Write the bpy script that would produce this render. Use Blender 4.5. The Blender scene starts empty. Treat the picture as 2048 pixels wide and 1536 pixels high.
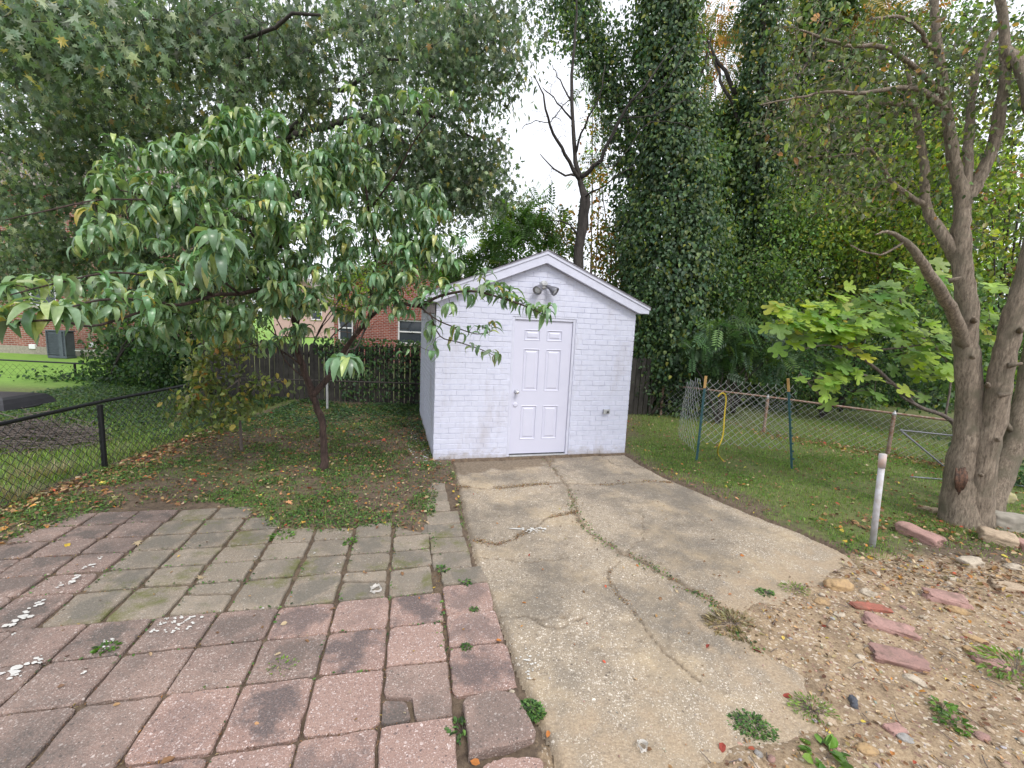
import bpy, math, random
import numpy as np
from mathutils import Vector, Matrix
random.seed(7); R = np.random.default_rng(11)
C = bpy.context.scene.collection; SC = bpy.context.scene
# ------------------------------------------------------------------ camera
F, PIT, ROLL, H = 871.9, .1356, .0466, 2.005
cam = bpy.data.cameras.new('camera'); co = bpy.data.objects.new('camera', cam); C.objects.link(co)
cam.sensor_width = 36; cam.lens = F / 2048 * 36; cam.clip_end = 900; cam.clip_start = .05
fw = Vector((0, math.cos(PIT), -math.sin(PIT))); up0 = Vector((0, math.sin(PIT), math.cos(PIT))); rt0 = Vector((1, 0, 0))
cr, sr = math.cos(ROLL), math.sin(ROLL)
rt = rt0 * cr + up0 * sr; up = up0 * cr - rt0 * sr
m = Matrix((rt, up, -fw)).transposed().to_4x4(); m.translation = (0, 0, H); co.matrix_world = m
SC.camera = co
# ------------------------------------------------------------------ world, sun, exposure
SUN_EL, SUN_AZ = math.radians(52), math.radians(150)      # azimuth clockwise from +Y: behind the camera, to the right
w = bpy.data.worlds.new('World'); SC.world = w; w.use_nodes = True
nt = w.node_tree; bg = nt.nodes['Background']
sky = nt.nodes.new('ShaderNodeTexSky'); sky.sky_type = 'NISHITA'; sky.sun_disc = False
sky.sun_elevation = SUN_EL; sky.sun_rotation = SUN_AZ; sky.dust_density = 4; sky.air_density = 1.2
hs = nt.nodes.new('ShaderNodeHueSaturation'); hs.inputs['Saturation'].default_value = .38
cl = nt.nodes.new('ShaderNodeMix'); cl.data_type = 'RGBA'; cl.inputs[0].default_value = .72; cl.inputs[7].default_value = (6.6, 6.75, 7.3, 1)   # closed white cloud cover over the clear sky
nt.links.new(sky.outputs[0], hs.inputs['Color']); nt.links.new(hs.outputs[0], cl.inputs[6]); nt.links.new(cl.outputs[2], bg.inputs['Color'])
bg.inputs['Strength'].default_value = .15
sl = bpy.data.lights.new('sun', 'SUN'); sl.energy = 1.3; sl.angle = math.radians(14); sl.color = (1, .96, .9)
so = bpy.data.objects.new('sun', sl); C.objects.link(so)
sd = Vector((math.sin(SUN_AZ) * math.cos(SUN_EL), math.cos(SUN_AZ) * math.cos(SUN_EL), math.sin(SUN_EL)))
so.rotation_euler = sd.to_track_quat('Z', 'Y').to_euler()
SC.view_settings.view_transform = 'Standard'; SC.view_settings.look = 'None'; SC.view_settings.exposure = .72
SC.cycles.max_bounces = 5; SC.cycles.diffuse_bounces = 3; SC.cycles.glossy_bounces = 2
SC.cycles.transmission_bounces = 3; SC.cycles.transparent_max_bounces = 4
SC.cycles.use_denoising = True
# ------------------------------------------------------------------ survey helpers: the photo's sight lines give world points
def ray(px, py):
    a, b = px - 1024, py - 768
    X = a * cr + b * sr; Y = -a * sr + b * cr
    r, u = X / F, -Y / F; c, s = math.cos(PIT), math.sin(PIT)
    return np.array([r, c + u * s, -s + u * c])
def at(px, py, Y):
    d = ray(px, py); return d * (Y / d[1]) + np.array([0, 0, H])
def g(px, py, z=0):
    d = ray(px, py); return (d * ((z - H) / d[2]) + np.array([0, 0, H]))[:2]
def proj(P):
    P = np.atleast_2d(P); x, y, z = P[:, 0], P[:, 1], P[:, 2] - H
    c, s = math.cos(PIT), math.sin(PIT); d = y * c - z * s; u = y * s + z * c
    X = F * x / np.maximum(d, .01); Y = -F * u / np.maximum(d, .01)
    return np.stack([1024 + X * cr - Y * sr, 768 + X * sr + Y * cr, d], 1)
def h2(i, j, s):
    v = np.sin(i * 127.1 + j * 311.7 + s * 74.7) * 43758.5453; return v - np.floor(v)
def vnoise(x, y, sc=1., s=0):
    x = np.asarray(x) * sc + 100; y = np.asarray(y) * sc + 100; i, j = np.floor(x), np.floor(y); fx, fy = x - i, y - j
    fx = fx * fx * (3 - 2 * fx); fy = fy * fy * (3 - 2 * fy)
    return (h2(i, j, s) * (1 - fx) + h2(i + 1, j, s) * fx) * (1 - fy) + (h2(i, j + 1, s) * (1 - fx) + h2(i + 1, j + 1, s) * fx) * fy
def fbm(x, y, sc=1., s=0, n=4):
    t = 0; a = .5
    for k in range(n): t = t + a * vnoise(x, y, sc * 2 ** k, s + k); a *= .5
    return t / (1 - .5 ** n)
# ------------------------------------------------------------------ materials
def newmat(name):
    m = bpy.data.materials.new(name); m.use_nodes = True
    n = m.node_tree; b = n.nodes['Principled BSDF']; return m, n, b
def lk(n, a, b): n.links.new(a, b)
def nd(n, t, **k):
    x = n.nodes.new(t)
    for a, b in k.items(): setattr(x, a, b)
    return x
def coords(n, kind='Object', scale=(1, 1, 1)):
    t = nd(n, 'ShaderNodeTexCoord'); mp = nd(n, 'ShaderNodeMapping'); mp.inputs['Scale'].default_value = scale
    if kind == 'World':
        gm = nd(n, 'ShaderNodeNewGeometry'); lk(n, gm.outputs['Position'], mp.inputs[0])
    else: lk(n, t.outputs[kind], mp.inputs[0])
    return mp.outputs[0]
def noise(n, v, scale, detail=4, rough=.6, out='Fac'):
    x = nd(n, 'ShaderNodeTexNoise'); x.inputs['Scale'].default_value = scale; x.inputs['Detail'].default_value = detail
    x.inputs['Roughness'].default_value = rough; lk(n, v, x.inputs['Vector']); return x.outputs[out]
def ramp(n, f, stops):
    x = nd(n, 'ShaderNodeValToRGB'); e = x.color_ramp.elements
    while len(e) < len(stops): e.new(.5)
    for k, (p, c) in enumerate(stops): e[k].position = p; e[k].color = (*c, 1) if len(c) == 3 else c
    lk(n, f, x.inputs[0]); return x.outputs[0]
def sramp(n, f, a, b): return ramp(n, f, [(a, (0, 0, 0)), (b, (1, 1, 1))])
def mix(n, f, a, b, mode='MIX'):
    x = nd(n, 'ShaderNodeMix', data_type='RGBA', blend_type=mode)
    for s, v in ((x.inputs[0], f), (x.inputs[6], a), (x.inputs[7], b)):
        if hasattr(v, 'links'): lk(n, v, s)
        elif isinstance(v, tuple): s.default_value = (*v, 1) if len(v) == 3 else v
        else: s.default_value = v
    return x.outputs[2]
def bump(n, b, h, st=.4, d=.01):
    x = nd(n, 'ShaderNodeBump'); x.inputs['Strength'].default_value = st; x.inputs['Distance'].default_value = d
    lk(n, h, x.inputs['Height']); lk(n, x.outputs[0], b.inputs['Normal'])
def simple(name, c, rough=.6, metal=0, var=.25, sc=8, bs=.2, bd=.004, c2=None):
    m, n, b = newmat(name); v = coords(n, 'Object'); f = noise(n, v, sc)
    c2 = c2 or tuple(x * (1 - var) for x in c)
    lk(n, mix(n, sramp(n, f, .35, .65), c, c2), b.inputs['Base Color'])
    b.inputs['Roughness'].default_value = rough; b.inputs['Metallic'].default_value = metal
    bump(n, b, noise(n, v, sc * 6), bs, bd); return m
def leafmat(name, rough=.42, trans=.45, spec=.5):
    m, n, b = newmat(name)
    a = nd(n, 'ShaderNodeAttribute', attribute_name='tint'); col = a.outputs['Color']
    f = noise(n, coords(n, 'Object'), 55, 2); col = mix(n, sramp(n, f, .3, .75), col, mix(n, 1.0, col, (.72, .76, .7), 'MULTIPLY'))
    lk(n, col, b.inputs['Base Color']); b.inputs['Roughness'].default_value = rough
    b.inputs['Specular IOR Level'].default_value = spec
    t = nd(n, 'ShaderNodeBsdfTranslucent'); lk(n, mix(n, 1.0, col, (1.25, 1.3, .6), 'MULTIPLY'), t.inputs[0])
    ms = nd(n, 'ShaderNodeMixShader'); ms.inputs[0].default_value = trans
    lk(n, b.outputs[0], ms.inputs[1]); lk(n, t.outputs[0], ms.inputs[2])
    lk(n, ms.outputs[0], n.nodes['Material Output'].inputs[0]); return m
def barkmat(name, c1, c2, sc=14, c3=None):
    m, n, b = newmat(name); v = coords(n, 'Object', (1, 1, .2)); f = noise(n, v, sc * 1.3, 9, .8)
    v2 = coords(n, 'Object'); f2 = noise(n, v2, 3.5, 3)
    col = mix(n, sramp(n, f, .38, .62), c1, c2)
    if c3: col = mix(n, sramp(n, f2, .5, .7), col, c3)
    lk(n, col, b.inputs['Base Color']); b.inputs['Roughness'].default_value = .9
    bump(n, b, f, 1.0, .035); return m
def brickmat(name, c1, c2, mortar, sc=1.0):
    m, n, b = newmat(name); t = nd(n, 'ShaderNodeTexCoord'); s = nd(n, 'ShaderNodeSeparateXYZ'); cb = nd(n, 'ShaderNodeCombineXYZ')
    ad = nd(n, 'ShaderNodeMath', operation='ADD'); lk(n, t.outputs['Object'], s.inputs[0])
    lk(n, s.outputs[0], ad.inputs[0]); lk(n, s.outputs[1], ad.inputs[1]); lk(n, ad.outputs[0], cb.inputs[0]); lk(n, s.outputs[2], cb.inputs[1])
    br = nd(n, 'ShaderNodeTexBrick'); lk(n, cb.outputs[0], br.inputs['Vector'])
    br.inputs['Color1'].default_value = (*c1, 1); br.inputs['Color2'].default_value = (*c2, 1); br.inputs['Mortar'].default_value = (*mortar, 1)
    br.inputs['Scale'].default_value = 1; br.inputs['Brick Width'].default_value = .22 * sc; br.inputs['Row Height'].default_value = .076 * sc; br.inputs['Mortar Size'].default_value = .011 * sc
    f = noise(n, t.outputs['Object'], 2.2)
    lk(n, mix(n, sramp(n, f, .3, .8), br.outputs[0], mix(n, 1.0, br.outputs[0], (.62, .6, .62), 'MULTIPLY')), b.inputs['Base Color'])
    b.inputs['Roughness'].default_value = .9; bump(n, b, br.outputs['Fac'], -.5, .01); return m
M = {}
M['leaf'] = leafmat('leaf'); M['glossy_leaf'] = leafmat('glossy_leaf', .33, .32, .8); M['dry_leaf'] = leafmat('dry_leaf', .7, .1, .2)
M['matte_leaf'] = leafmat('matte_leaf', .46, .45, .5)
M['peach_bark'] = barkmat('peach_bark', (.028, .018, .015), (.11, .068, .056), 22)
M['grey_bark'] = barkmat('grey_bark', (.12, .092, .066), (.42, .345, .265), 34, (.17, .15, .105))
M['dark_bark'] = barkmat('dark_bark', (.022, .018, .015), (.07, .058, .05), 10)
M['twig_bark'] = barkmat('twig_bark', (.12, .095, .085), (.24, .2, .18), 20)
M['dead_bark'] = barkmat('dead_bark', (.02, .017, .015), (.07, .06, .055), 10)
# painted brick
mm, n, b = newmat('lavender_white_paint'); v = coords(n, 'Object')
pc = mix(n, sramp(n, noise(n, v, 9), .3, .7), (.53, .55, .67), (.60, .62, .74))
pc = mix(n, sramp(n, noise(n, coords(n, 'Object', (1, 1, .35)), 2.2, 6, .7), .52, .75), pc, (.45, .44, .50)); pc = mix(n, sramp(n, noise(n, v, 38, 4, .7), .63, .7), pc, (.38, .37, .42))
sz = nd(n, 'ShaderNodeSeparateXYZ'); lk(n, v, sz.inputs[0]); q1 = nd(n, 'ShaderNodeMath', operation='MULTIPLY_ADD'); lk(n, noise(n, v, 7, 6, .75), q1.inputs[0]); q1.inputs[1].default_value = -.55; lk(n, sz.outputs[2], q1.inputs[2])
q2 = nd(n, 'ShaderNodeMath', operation='ADD'); lk(n, q1.outputs[0], q2.inputs[0]); q2.inputs[1].default_value = .3
lk(n, mix(n, ramp(n, q2.outputs[0], [(0, (.75, .75, .75)), (.16, (0, 0, 0))]), pc, (.30, .26, .22)), b.inputs['Base Color'])
b.inputs['Roughness'].default_value = .6; bump(n, b, noise(n, v, 70, 5), .35, .003); M['paint_brick'] = mm
mm, n, b = newmat('door_paint'); v = coords(n, 'Object')
lk(n, mix(n, sramp(n, noise(n, v, 3), .3, .7), (.575, .58, .70), (.545, .555, .675)), b.inputs['Base Color'])
b.inputs['Roughness'].default_value = .38; M['paint_door'] = mm
M['paint_trim'] = simple('trim_paint', (.57, .585, .70), .5, var=.08)
M['shingle'] = simple('shingle', (.30, .29, .33), .9, var=.5, sc=30, bs=.6)
M['shade_toned_soffit'] = simple('shade_toned_soffit', (.12, .11, .115), .8)  # left eave only: shade under the overhang put into the colour
M['metal'] = simple('galvanised', (.5, .51, .52), .5, .35, .3, 20)
M['lamp_metal'] = simple('lamp_metal', (.22, .22, .25), .4, .5)
M['chrome'] = simple('chrome', (.75, .75, .78), .2, .9, .1)
mm, n, b = newmat('lens_glass'); b.inputs['Base Color'].default_value = (.55, .57, .6, 1); b.inputs['Roughness'].default_value = .12; M['lens'] = mm
mm, n, b = newmat('window_glass'); b.inputs['Base Color'].default_value = (.05, .06, .075, 1); b.inputs['Roughness'].default_value = .06; M['glass'] = mm
M['black_metal'] = simple('black_coating', (.012, .013, .016), .4, .2, sc=30)
M['black_plastic'] = simple('black_plastic', (.02, .02, .025), .5)
M['rust'] = simple('rusty_steel', (.24, .12, .07), .85, .3, sc=25, c2=(.36, .3, .26))
M['green_post'] = simple('green_paint', (.05, .14, .16), .5, .2, sc=20, c2=(.03, .09, .1))
M['bare_wood'] = simple('post_tip', (.62, .38, .14), .7)
M['rope'] = simple('yellow_rope', (.68, .5, .05), .7, sc=60)
M['pipe'] = simple('weathered_pipe', (.5, .51, .55), .6, .1, sc=12, c2=(.36, .34, .33))
M['fence_wood'] = simple('weathered_wood', (.02, .018, .016), .9, sc=6, c2=(.045, .041, .036))
M['house_brick'] = brickmat('house_brick', (.24, .07, .045), (.30, .10, .07), (.38, .32, .28))
M['house_brick_red'] = brickmat('house_brick_red', (.36, .075, .045), (.28, .06, .04), (.42, .36, .33))
M['white_trim'] = simple('white_trim', (.78, .79, .82), .5, var=.1)
M['grey_unit'] = simple('grey_unit', (.10, .12, .15), .5, .2)
M['siding_pink'] = simple('pink_siding', (.5, .33, .32), .7, var=.1)
M['roof_brown'] = simple('roof_brown', (.22, .18, .17), .9, sc=20)
M['concrete_block'] = simple('block', (.34, .31, .26), .9, sc=14, bs=.5, c2=(.24, .22, .18))
M['white_paint_spot'] = simple('dried_white_paint', (.62, .61, .58), .7)
M['feather'] = simple('paper_scrap', (.7, .68, .64), .7)
def aggregate(name, base, alt, speck_light, speck_dark, grime, gscale, moss=None, sand=None, vs=95, gw=(.5, .68), tile=True, lt=.72, gmul=.9):
    m, n, b = newmat(name); v = coords(n, 'World')
    def th(sock, op, val):
        x = nd(n, 'ShaderNodeMath', operation=op); lk(n, sock, x.inputs[0]); x.inputs[1].default_value = val; return x.outputs[0]
    def mul(a_, b_):
        x = nd(n, 'ShaderNodeMath', operation='MULTIPLY'); lk(n, a_, x.inputs[0]); lk(n, b_, x.inputs[1]); return x.outputs[0]
    wv = nd(n, 'ShaderNodeMix', data_type='RGBA', blend_type='ADD'); wv.inputs[0].default_value = .012
    lk(n, v, wv.inputs[6]); lk(n, noise(n, v, 40, 2, .5, 'Color'), wv.inputs[7]); vj = wv.outputs[2]
    oi = nd(n, 'ShaderNodeObjectInfo')
    c = mix(n, sramp(n, noise(n, v, 2.4, 4), .35, .65), base, alt)
    if tile: c = mix(n, th(oi.outputs['Random'], 'MULTIPLY', .55), c, mix(n, 1.0, c, (.72, .70, .70), 'MULTIPLY'))
    c = mix(n, sramp(n, noise(n, v, 160, 4, .7), .35, .65), mix(n, 1.0, c, (.72, .7, .68), 'MULTIPLY'), c)
    for sc_v, l0, dk0 in ((vs, lt, .2), (vs * 2.1, lt - .1, .25), (vs * .55, .9, .06)):
        vo = nd(n, 'ShaderNodeTexVoronoi'); vo.inputs['Scale'].default_value = sc_v; lk(n, vj, vo.inputs['Vector'])
        sp = nd(n, 'ShaderNodeSeparateColor'); lk(n, vo.outputs['Color'], sp.inputs[0]); rd = th(vo.outputs['Distance'], 'LESS_THAN', .40)
        c = mix(n, mul(mul(th(sp.outputs[0], 'GREATER_THAN', l0), rd), sp.outputs[2]), c, speck_light)
        c = mix(n, mul(mul(th(sp.outputs[1], 'LESS_THAN', dk0), rd), sp.outputs[2]), c, speck_dark)
        if sc_v == vs: v1 = vo.outputs['Distance']
    gr = sramp(n, noise(n, v, gscale, 7, .7), *gw)
    if tile:      # soot gathers in the hollow middle of each slab
        tc = nd(n, 'ShaderNodeTexCoord'); ln = nd(n, 'ShaderNodeVectorMath', operation='LENGTH'); lk(n, tc.outputs['Object'], ln.inputs[0])
        a1 = nd(n, 'ShaderNodeMath', operation='MULTIPLY_ADD'); lk(n, noise(n, v, 6, 5, .65), a1.inputs[0]); a1.inputs[1].default_value = -.8; l2 = nd(n, 'ShaderNodeMath', operation='ADD'); lk(n, ln.outputs['Value'], l2.inputs[0]); l2.inputs[1].default_value = .33; lk(n, l2.outputs[0], a1.inputs[2])
        ti = nd(n, 'ShaderNodeMath', operation='MULTIPLY'); lk(n, ramp(n, a1.outputs[0], [(0, (1, 1, 1)), (.13, (0, 0, 0))]), ti.inputs[0]); lk(n, sramp(n, oi.outputs['Random'], .1, .8), ti.inputs[1])
        mx = nd(n, 'ShaderNodeMath', operation='MAXIMUM'); lk(n, ti.outputs[0], mx.inputs[0]); lk(n, gr, mx.inputs[1]); gr = mx.outputs[0]
    c = mix(n, th(mul(gr, sramp(n, noise(n, v, 90, 4, .7), .15, .55)), 'MULTIPLY', gmul), c, grime)
    if sand:
        sf = sramp(n, noise(n, coords(n, 'World', (1.1, 1, 1)), 1.3, 6, .65), .5, .72)
        c = mix(n, sf, c, mix(n, .6, c, sand))
    if moss:
        mf = sramp(n, noise(n, v, 2.6, 7, .72), .52, .66); c = mix(n, mf, c, mix(n, .8, c, moss))
    a = nd(n, 'ShaderNodeAttribute', attribute_name='dirt')
    c = mix(n, a.outputs['Fac'], c, mix(n, sramp(n, noise(n, v, 30, 5), .4, .6), (.10, .075, .05), (.2, .15, .1)))
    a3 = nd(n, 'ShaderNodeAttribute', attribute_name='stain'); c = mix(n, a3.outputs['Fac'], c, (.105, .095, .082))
    a2 = nd(n, 'ShaderNodeAttribute', attribute_name='sandy'); c = mix(n, a2.outputs['Fac'], c, mix(n, sramp(n, noise(n, v, 50, 6, .8), .4, .6), (.42, .325, .22), (.26, .195, .13)))
    lk(n, c, b.inputs['Base Color']); b.inputs['Roughness'].default_value = .88
    hh = nd(n, 'ShaderNodeMath', operation='SUBTRACT'); lk(n, noise(n, v, 70, 5, .7), hh.inputs[0]); lk(n, v1, hh.inputs[1])
    bump(n, b, hh.outputs[0], .5, .006); return m
M['paver_pink'] = aggregate('pink_paver', (.34, .225, .19), (.40, .275, .228), (.62, .52, .49), (.12, .085, .08), (.085, .072, .072), 2.6, gw=(.56, .74))
M['paver_pink_dark'] = aggregate('dark_pink_paver', (.28, .195, .165), (.34, .245, .205), (.55, .47, .43), (.10, .08, .07), (.085, .075, .068), 2.0, gw=(.42, .66))
M['paver_grey'] = aggregate('grey_paver', (.29, .24, .185), (.35, .295, .23), (.44, .40, .35), (.13, .11, .09), (.13, .12, .10), 3.2, moss=(.10, .11, .02), gw=(.45, .7))
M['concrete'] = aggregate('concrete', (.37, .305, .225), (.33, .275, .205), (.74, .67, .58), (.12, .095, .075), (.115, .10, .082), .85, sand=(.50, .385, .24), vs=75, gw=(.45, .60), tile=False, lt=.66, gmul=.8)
# ground
mm, n, b = newmat('ground'); v = coords(n, 'World')
vo = nd(n, 'ShaderNodeTexVoronoi'); vo.inputs['Scale'].default_value = 70; lk(n, v, vo.inputs['Vector'])
sp = nd(n, 'ShaderNodeSeparateColor'); lk(n, vo.outputs['Color'], sp.inputs[0])
soil = mix(n, sramp(n, noise(n, v, 14, 7, .75), .35, .65), (.075, .052, .036), (.17, .125, .085))
sand = mix(n, sramp(n, noise(n, v, 5, 6, .7), .35, .65), (.46, .345, .22), (.25, .185, .12))
sand = mix(n, sramp(n, noise(n, v, 60, 5, .8), .42, .62), sand, mix(n, 1.0, sand, (.6, .56, .52), 'MULTIPLY')); sand = mix(n, sramp(n, sp.outputs[0], .9, .92), sand, (.5, .42, .33)); sand = mix(n, sramp(n, sp.outputs[1], .94, .95), sand, (.22, .14, .1))
grs = mix(n, sramp(n, noise(n, v, 9, 6, .7), .35, .65), (.075, .115, .028), (.15, .15, .055))
am = nd(n, 'ShaderNodeAttribute', attribute_name='mask'); ms = nd(n, 'ShaderNodeSeparateColor'); lk(n, am.outputs['Color'], ms.inputs[0])
def nm(s):      # roughen a mask
    a = nd(n, 'ShaderNodeMath', operation='ADD'); lk(n, s, a.inputs[0])
    q = nd(n, 'ShaderNodeMath', operation='MULTIPLY_ADD'); lk(n, noise(n, v, 14, 5, .7), q.inputs[0]); q.inputs[1].default_value = .9; q.inputs[2].default_value = -.45
    lk(n, q.outputs[0], a.inputs[1]); return sramp(n, a.outputs[0], .4, .6)
c = mix(n, nm(ms.outputs[0]), soil, sand); c = mix(n, nm(ms.outputs[1]), c, grs)
c = mix(n, ms.outputs[2], c, mix(n, sramp(n, noise(n, v, 3, 6, .7), .35, .65), (.13, .26, .035), (.19, .33, .05)))
lk(n, c, b.inputs['Base Color']); b.inputs['Roughness'].default_value = .95
bump(n, b, noise(n, v, 45, 6, .7), .7, .02); M['ground'] = mm
def stone_mat(name, c1, c2):
    m, n, b = newmat(name); v = coords(n, 'World'); c = mix(n, sramp(n, noise(n, v, 22, 6, .7), .35, .65), c1, c2)
    c = mix(n, sramp(n, noise(n, v, 9, 5, .7), .5, .66), c, tuple(x * .5 + y for x, y in zip(c2, (.06, .045, .03)))); c = mix(n, sramp(n, noise(n, v, 130, 3), .6, .7), c, (.12, .09, .07))
    lk(n, c, b.inputs['Base Color']); b.inputs['Roughness'].default_value = .9; bump(n, b, noise(n, v, 60, 6, .75), .8, .008); return m
STC = {'ochre': ((.44, .30, .15), (.33, .22, .12)), 'cream': ((.50, .43, .34), (.40, .34, .26)), 'pink': ((.42, .25, .215), (.33, .20, .175)),
       'red': ((.38, .13, .09), (.28, .1, .07)), 'grey': ((.34, .33, .31), (.24, .23, .22)), 'tan': ((.46, .36, .25), (.36, .27, .19)), 'slate': ((.09, .1, .12), (.06, .065, .08)), 'mauve': ((.34, .2, .17), (.26, .16, .14))}
SM = {k: stone_mat(k + '_stone', *v) for k, v in STC.items()}
# ------------------------------------------------------------------ mesh builders
def npmesh(name, V, loops, sizes, mat, parent=None, tint=None, smooth=False, loc=None, attrs=None):
    V = np.ascontiguousarray(V, dtype=np.float32); loops = np.ascontiguousarray(loops, dtype=np.int32); sizes = np.ascontiguousarray(sizes, dtype=np.int32)
    if loc is not None: V = V - np.array(loc, dtype=np.float32)
    me = bpy.data.meshes.new(name); me.vertices.add(len(V)); me.vertices.foreach_set('co', V.ravel())
    me.loops.add(len(loops)); me.loops.foreach_set('vertex_index', loops)
    me.polygons.add(len(sizes)); st = np.concatenate([[0], np.cumsum(sizes)[:-1]]).astype(np.int32)
    me.polygons.foreach_set('loop_start', st); me.polygons.foreach_set('loop_total', sizes)
    me.polygons.foreach_set('use_smooth', np.full(len(sizes), bool(smooth)))
    me.update(calc_edges=True)
    if tint is not None:
        a = me.color_attributes.new('tint', 'FLOAT_COLOR', 'POINT'); t = np.ones((len(V), 4), dtype=np.float32); t[:, :3] = tint; a.data.foreach_set('color', t.ravel())
    for k, val in (attrs or {}).items():
        if val.ndim == 2:
            a = me.color_attributes.new(k, 'FLOAT_COLOR', 'POINT'); a.data.foreach_set('color', val.astype(np.float32).ravel())
        else:
            a = me.attributes.new(k, 'FLOAT', 'POINT'); a.data.foreach_set('value', val.astype(np.float32))
    me.validate(); me.materials.append(mat)
    o = bpy.data.objects.new(name, me); C.objects.link(o)
    if parent is not None: o.parent = parent
    if loc is not None: o.location = loc
    return o
class MB:
    def __init__(s): s.v = []; s.l = []; s.z = []; s.n = 0; s.t = []
    def add(s, V, faces, tint=None):
        V = np.asarray(V, dtype=float); s.v.append(V)
        for f in faces: s.l.extend(i + s.n for i in f); s.z.append(len(f))
        s.n += len(V)
        if tint is not None: s.t.append(np.tile(tint, (len(V), 1)))
        return s
    def box(s, a, b, bev=0, M4=None):
        x0, y0, z0 = a; x1, y1, z1 = b
        if bev:
            e = bev; P = []
            for (sx, sy, sz) in [(0, 0, 0), (1, 0, 0), (1, 1, 0), (0, 1, 0), (0, 0, 1), (1, 0, 1), (1, 1, 1), (0, 1, 1)]:
                c = [x1 if sx else x0, y1 if sy else y0, z1 if sz else z0]; d = [-e if sx else e, -e if sy else e, -e if sz else e]
                for k in range(3):
                    q = [c[j] + (d[j] if j != k else 0) for j in range(3)]; P.append(q)
            F = []
            idx = {}
            cn = [(0, 0, 0), (1, 0, 0), (1, 1, 0), (0, 1, 0), (0, 0, 1), (1, 0, 1), (1, 1, 1), (0, 1, 1)]
            for i, c in enumerate(cn):
                for k in range(3): idx[(c, k)] = 3 * i + k
            for k in range(3):
                o = [j for j in range(3) if j != k]
                for s_ in (0, 1):
                    f = []
                    for (u, w_) in ((0, 0), (1, 0), (1, 1), (0, 1)):
                        c = [0, 0, 0]; c[k] = s_; c[o[0]] = u; c[o[1]] = w_; f.append(idx[(tuple(c), k)])
                    F.append(f)
            for k in range(3):
                o = [j for j in range(3) if j != k]
                for u in (0, 1):
                    for w_ in (0, 1):
                        c0 = [0, 0, 0]; c0[o[0]] = u; c0[o[1]] = w_; c1 = list(c0); c1[k] = 1
                        F.append([idx[(tuple(c0), o[0])], idx[(tuple(c1), o[0])], idx[(tuple(c1), o[1])], idx[(tuple(c0), o[1])]])
            for c in cn: F.append([idx[(c, 0)], idx[(c, 1)], idx[(c, 2)]])
            P = np.array(P)
        else:
            P = np.array([[x0, y0, z0], [x1, y0, z0], [x1, y1, z0], [x0, y1, z0], [x0, y0, z1], [x1, y0, z1], [x1, y1, z1], [x0, y1, z1]], float)
            F = [(0, 3, 2, 1), (4, 5, 6, 7), (0, 1, 5, 4), (1, 2, 6, 5), (2, 3, 7, 6), (3, 0, 4, 7)]
        if M4 is not None: P = (np.array(M4)[:3, :3] @ P.T).T + np.array(M4)[:3, 3]
        return s.add(P, F)
    def tube(s, pts, rad, k=6, cap=True, rough=0, seed=0):
        P = np.asarray(pts, float); rad = np.broadcast_to(np.asarray(rad, float), (len(P),)); T = np.gradient(P, axis=0)
        T /= np.linalg.norm(T, axis=1)[:, None] + 1e-9
        a = np.array([0, 0, 1.]) if abs(T[0][2]) < .9 else np.array([1., 0, 0]); V = []
        u = np.cross(T[0], a); u /= np.linalg.norm(u); an = np.arange(k) * 2 * np.pi / k
        for i in range(len(P)):
            u = u - T[i] * (u @ T[i]); u /= np.linalg.norm(u) + 1e-9; w_ = np.cross(T[i], u)
            rr = rad[i] * (1 + rough * (vnoise(np.cos(an) * 1.3 + seed, P[i][2] * 3.5 + np.sin(an) * 1.3 + seed * 7, 1.6, 3) - .5)) if rough else rad[i] * np.ones(k)
            V.append(P[i] + (np.cos(an) * rr)[:, None] * u + (np.sin(an) * rr)[:, None] * w_)
        V = np.concatenate(V); F = []
        for i in range(len(P) - 1):
            for j in range(k): F.append((i * k + j, i * k + (j + 1) % k, (i + 1) * k + (j + 1) % k, (i + 1) * k + j))
        if cap: F.append(tuple(range(k))[::-1]); F.append(tuple((len(P) - 1) * k + j for j in range(k)))
        return s.add(V, F)
    def prism(s, poly, d0, d1, axis='y'):      # poly in (x,z), extruded along y; or (x,y) along z
        n_ = len(poly)
        if axis == 'y': V = [(x, d0, z) for x, z in poly] + [(x, d1, z) for x, z in poly]
        elif axis == 'z': V = [(x, y, d0) for x, y in poly] + [(x, y, d1) for x, y in poly]
        else: V = [(d0, y, z) for y, z in poly] + [(d1, y, z) for y, z in poly]
        F = [tuple(range(n_))[::-1], tuple(range(n_, 2 * n_))] + [(i, (i + 1) % n_, n_ + (i + 1) % n_, n_ + i) for i in range(n_)]
        return s.add(V, F)
    def lathe(s, prof, M4=None, k=20):
        V = []; an = np.arange(k) * 2 * np.pi / k
        for r_, z in prof: V += [(r_ * math.cos(a), r_ * math.sin(a), z) for a in an]
        V = np.array(V)
        F = [(i * k + j, i * k + (j + 1) % k, (i + 1) * k + (j + 1) % k, (i + 1) * k + j) for i in range(len(prof) - 1) for j in range(k)]
        F.append(tuple(range(k))[::-1]); F.append(tuple((len(prof) - 1) * k + j for j in range(k)))
        if M4 is not None: V = (np.array(M4)[:3, :3] @ V.T).T + np.array(M4)[:3, 3]
        return s.add(V, F)
    def build(s, name, mat, parent=None, smooth=False, loc=None):
        return npmesh(name, np.concatenate(s.v), s.l, s.z, mat, parent, np.concatenate(s.t) if s.t else None, smooth, loc)
def tag(o, label=None, cat=None, group=None, kind=None):
    if label: o['label'] = label
    if cat: o['category'] = cat
    if group: o['group'] = group
    if kind: o['kind'] = kind
    return o
def empty(name, loc, rz=0, label=None, cat=None, group=None):
    o = bpy.data.objects.new(name, None); C.objects.link(o); o.location = loc; o.rotation_euler[2] = rz; o.empty_display_size = .2
    return tag(o, label, cat, group)
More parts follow.
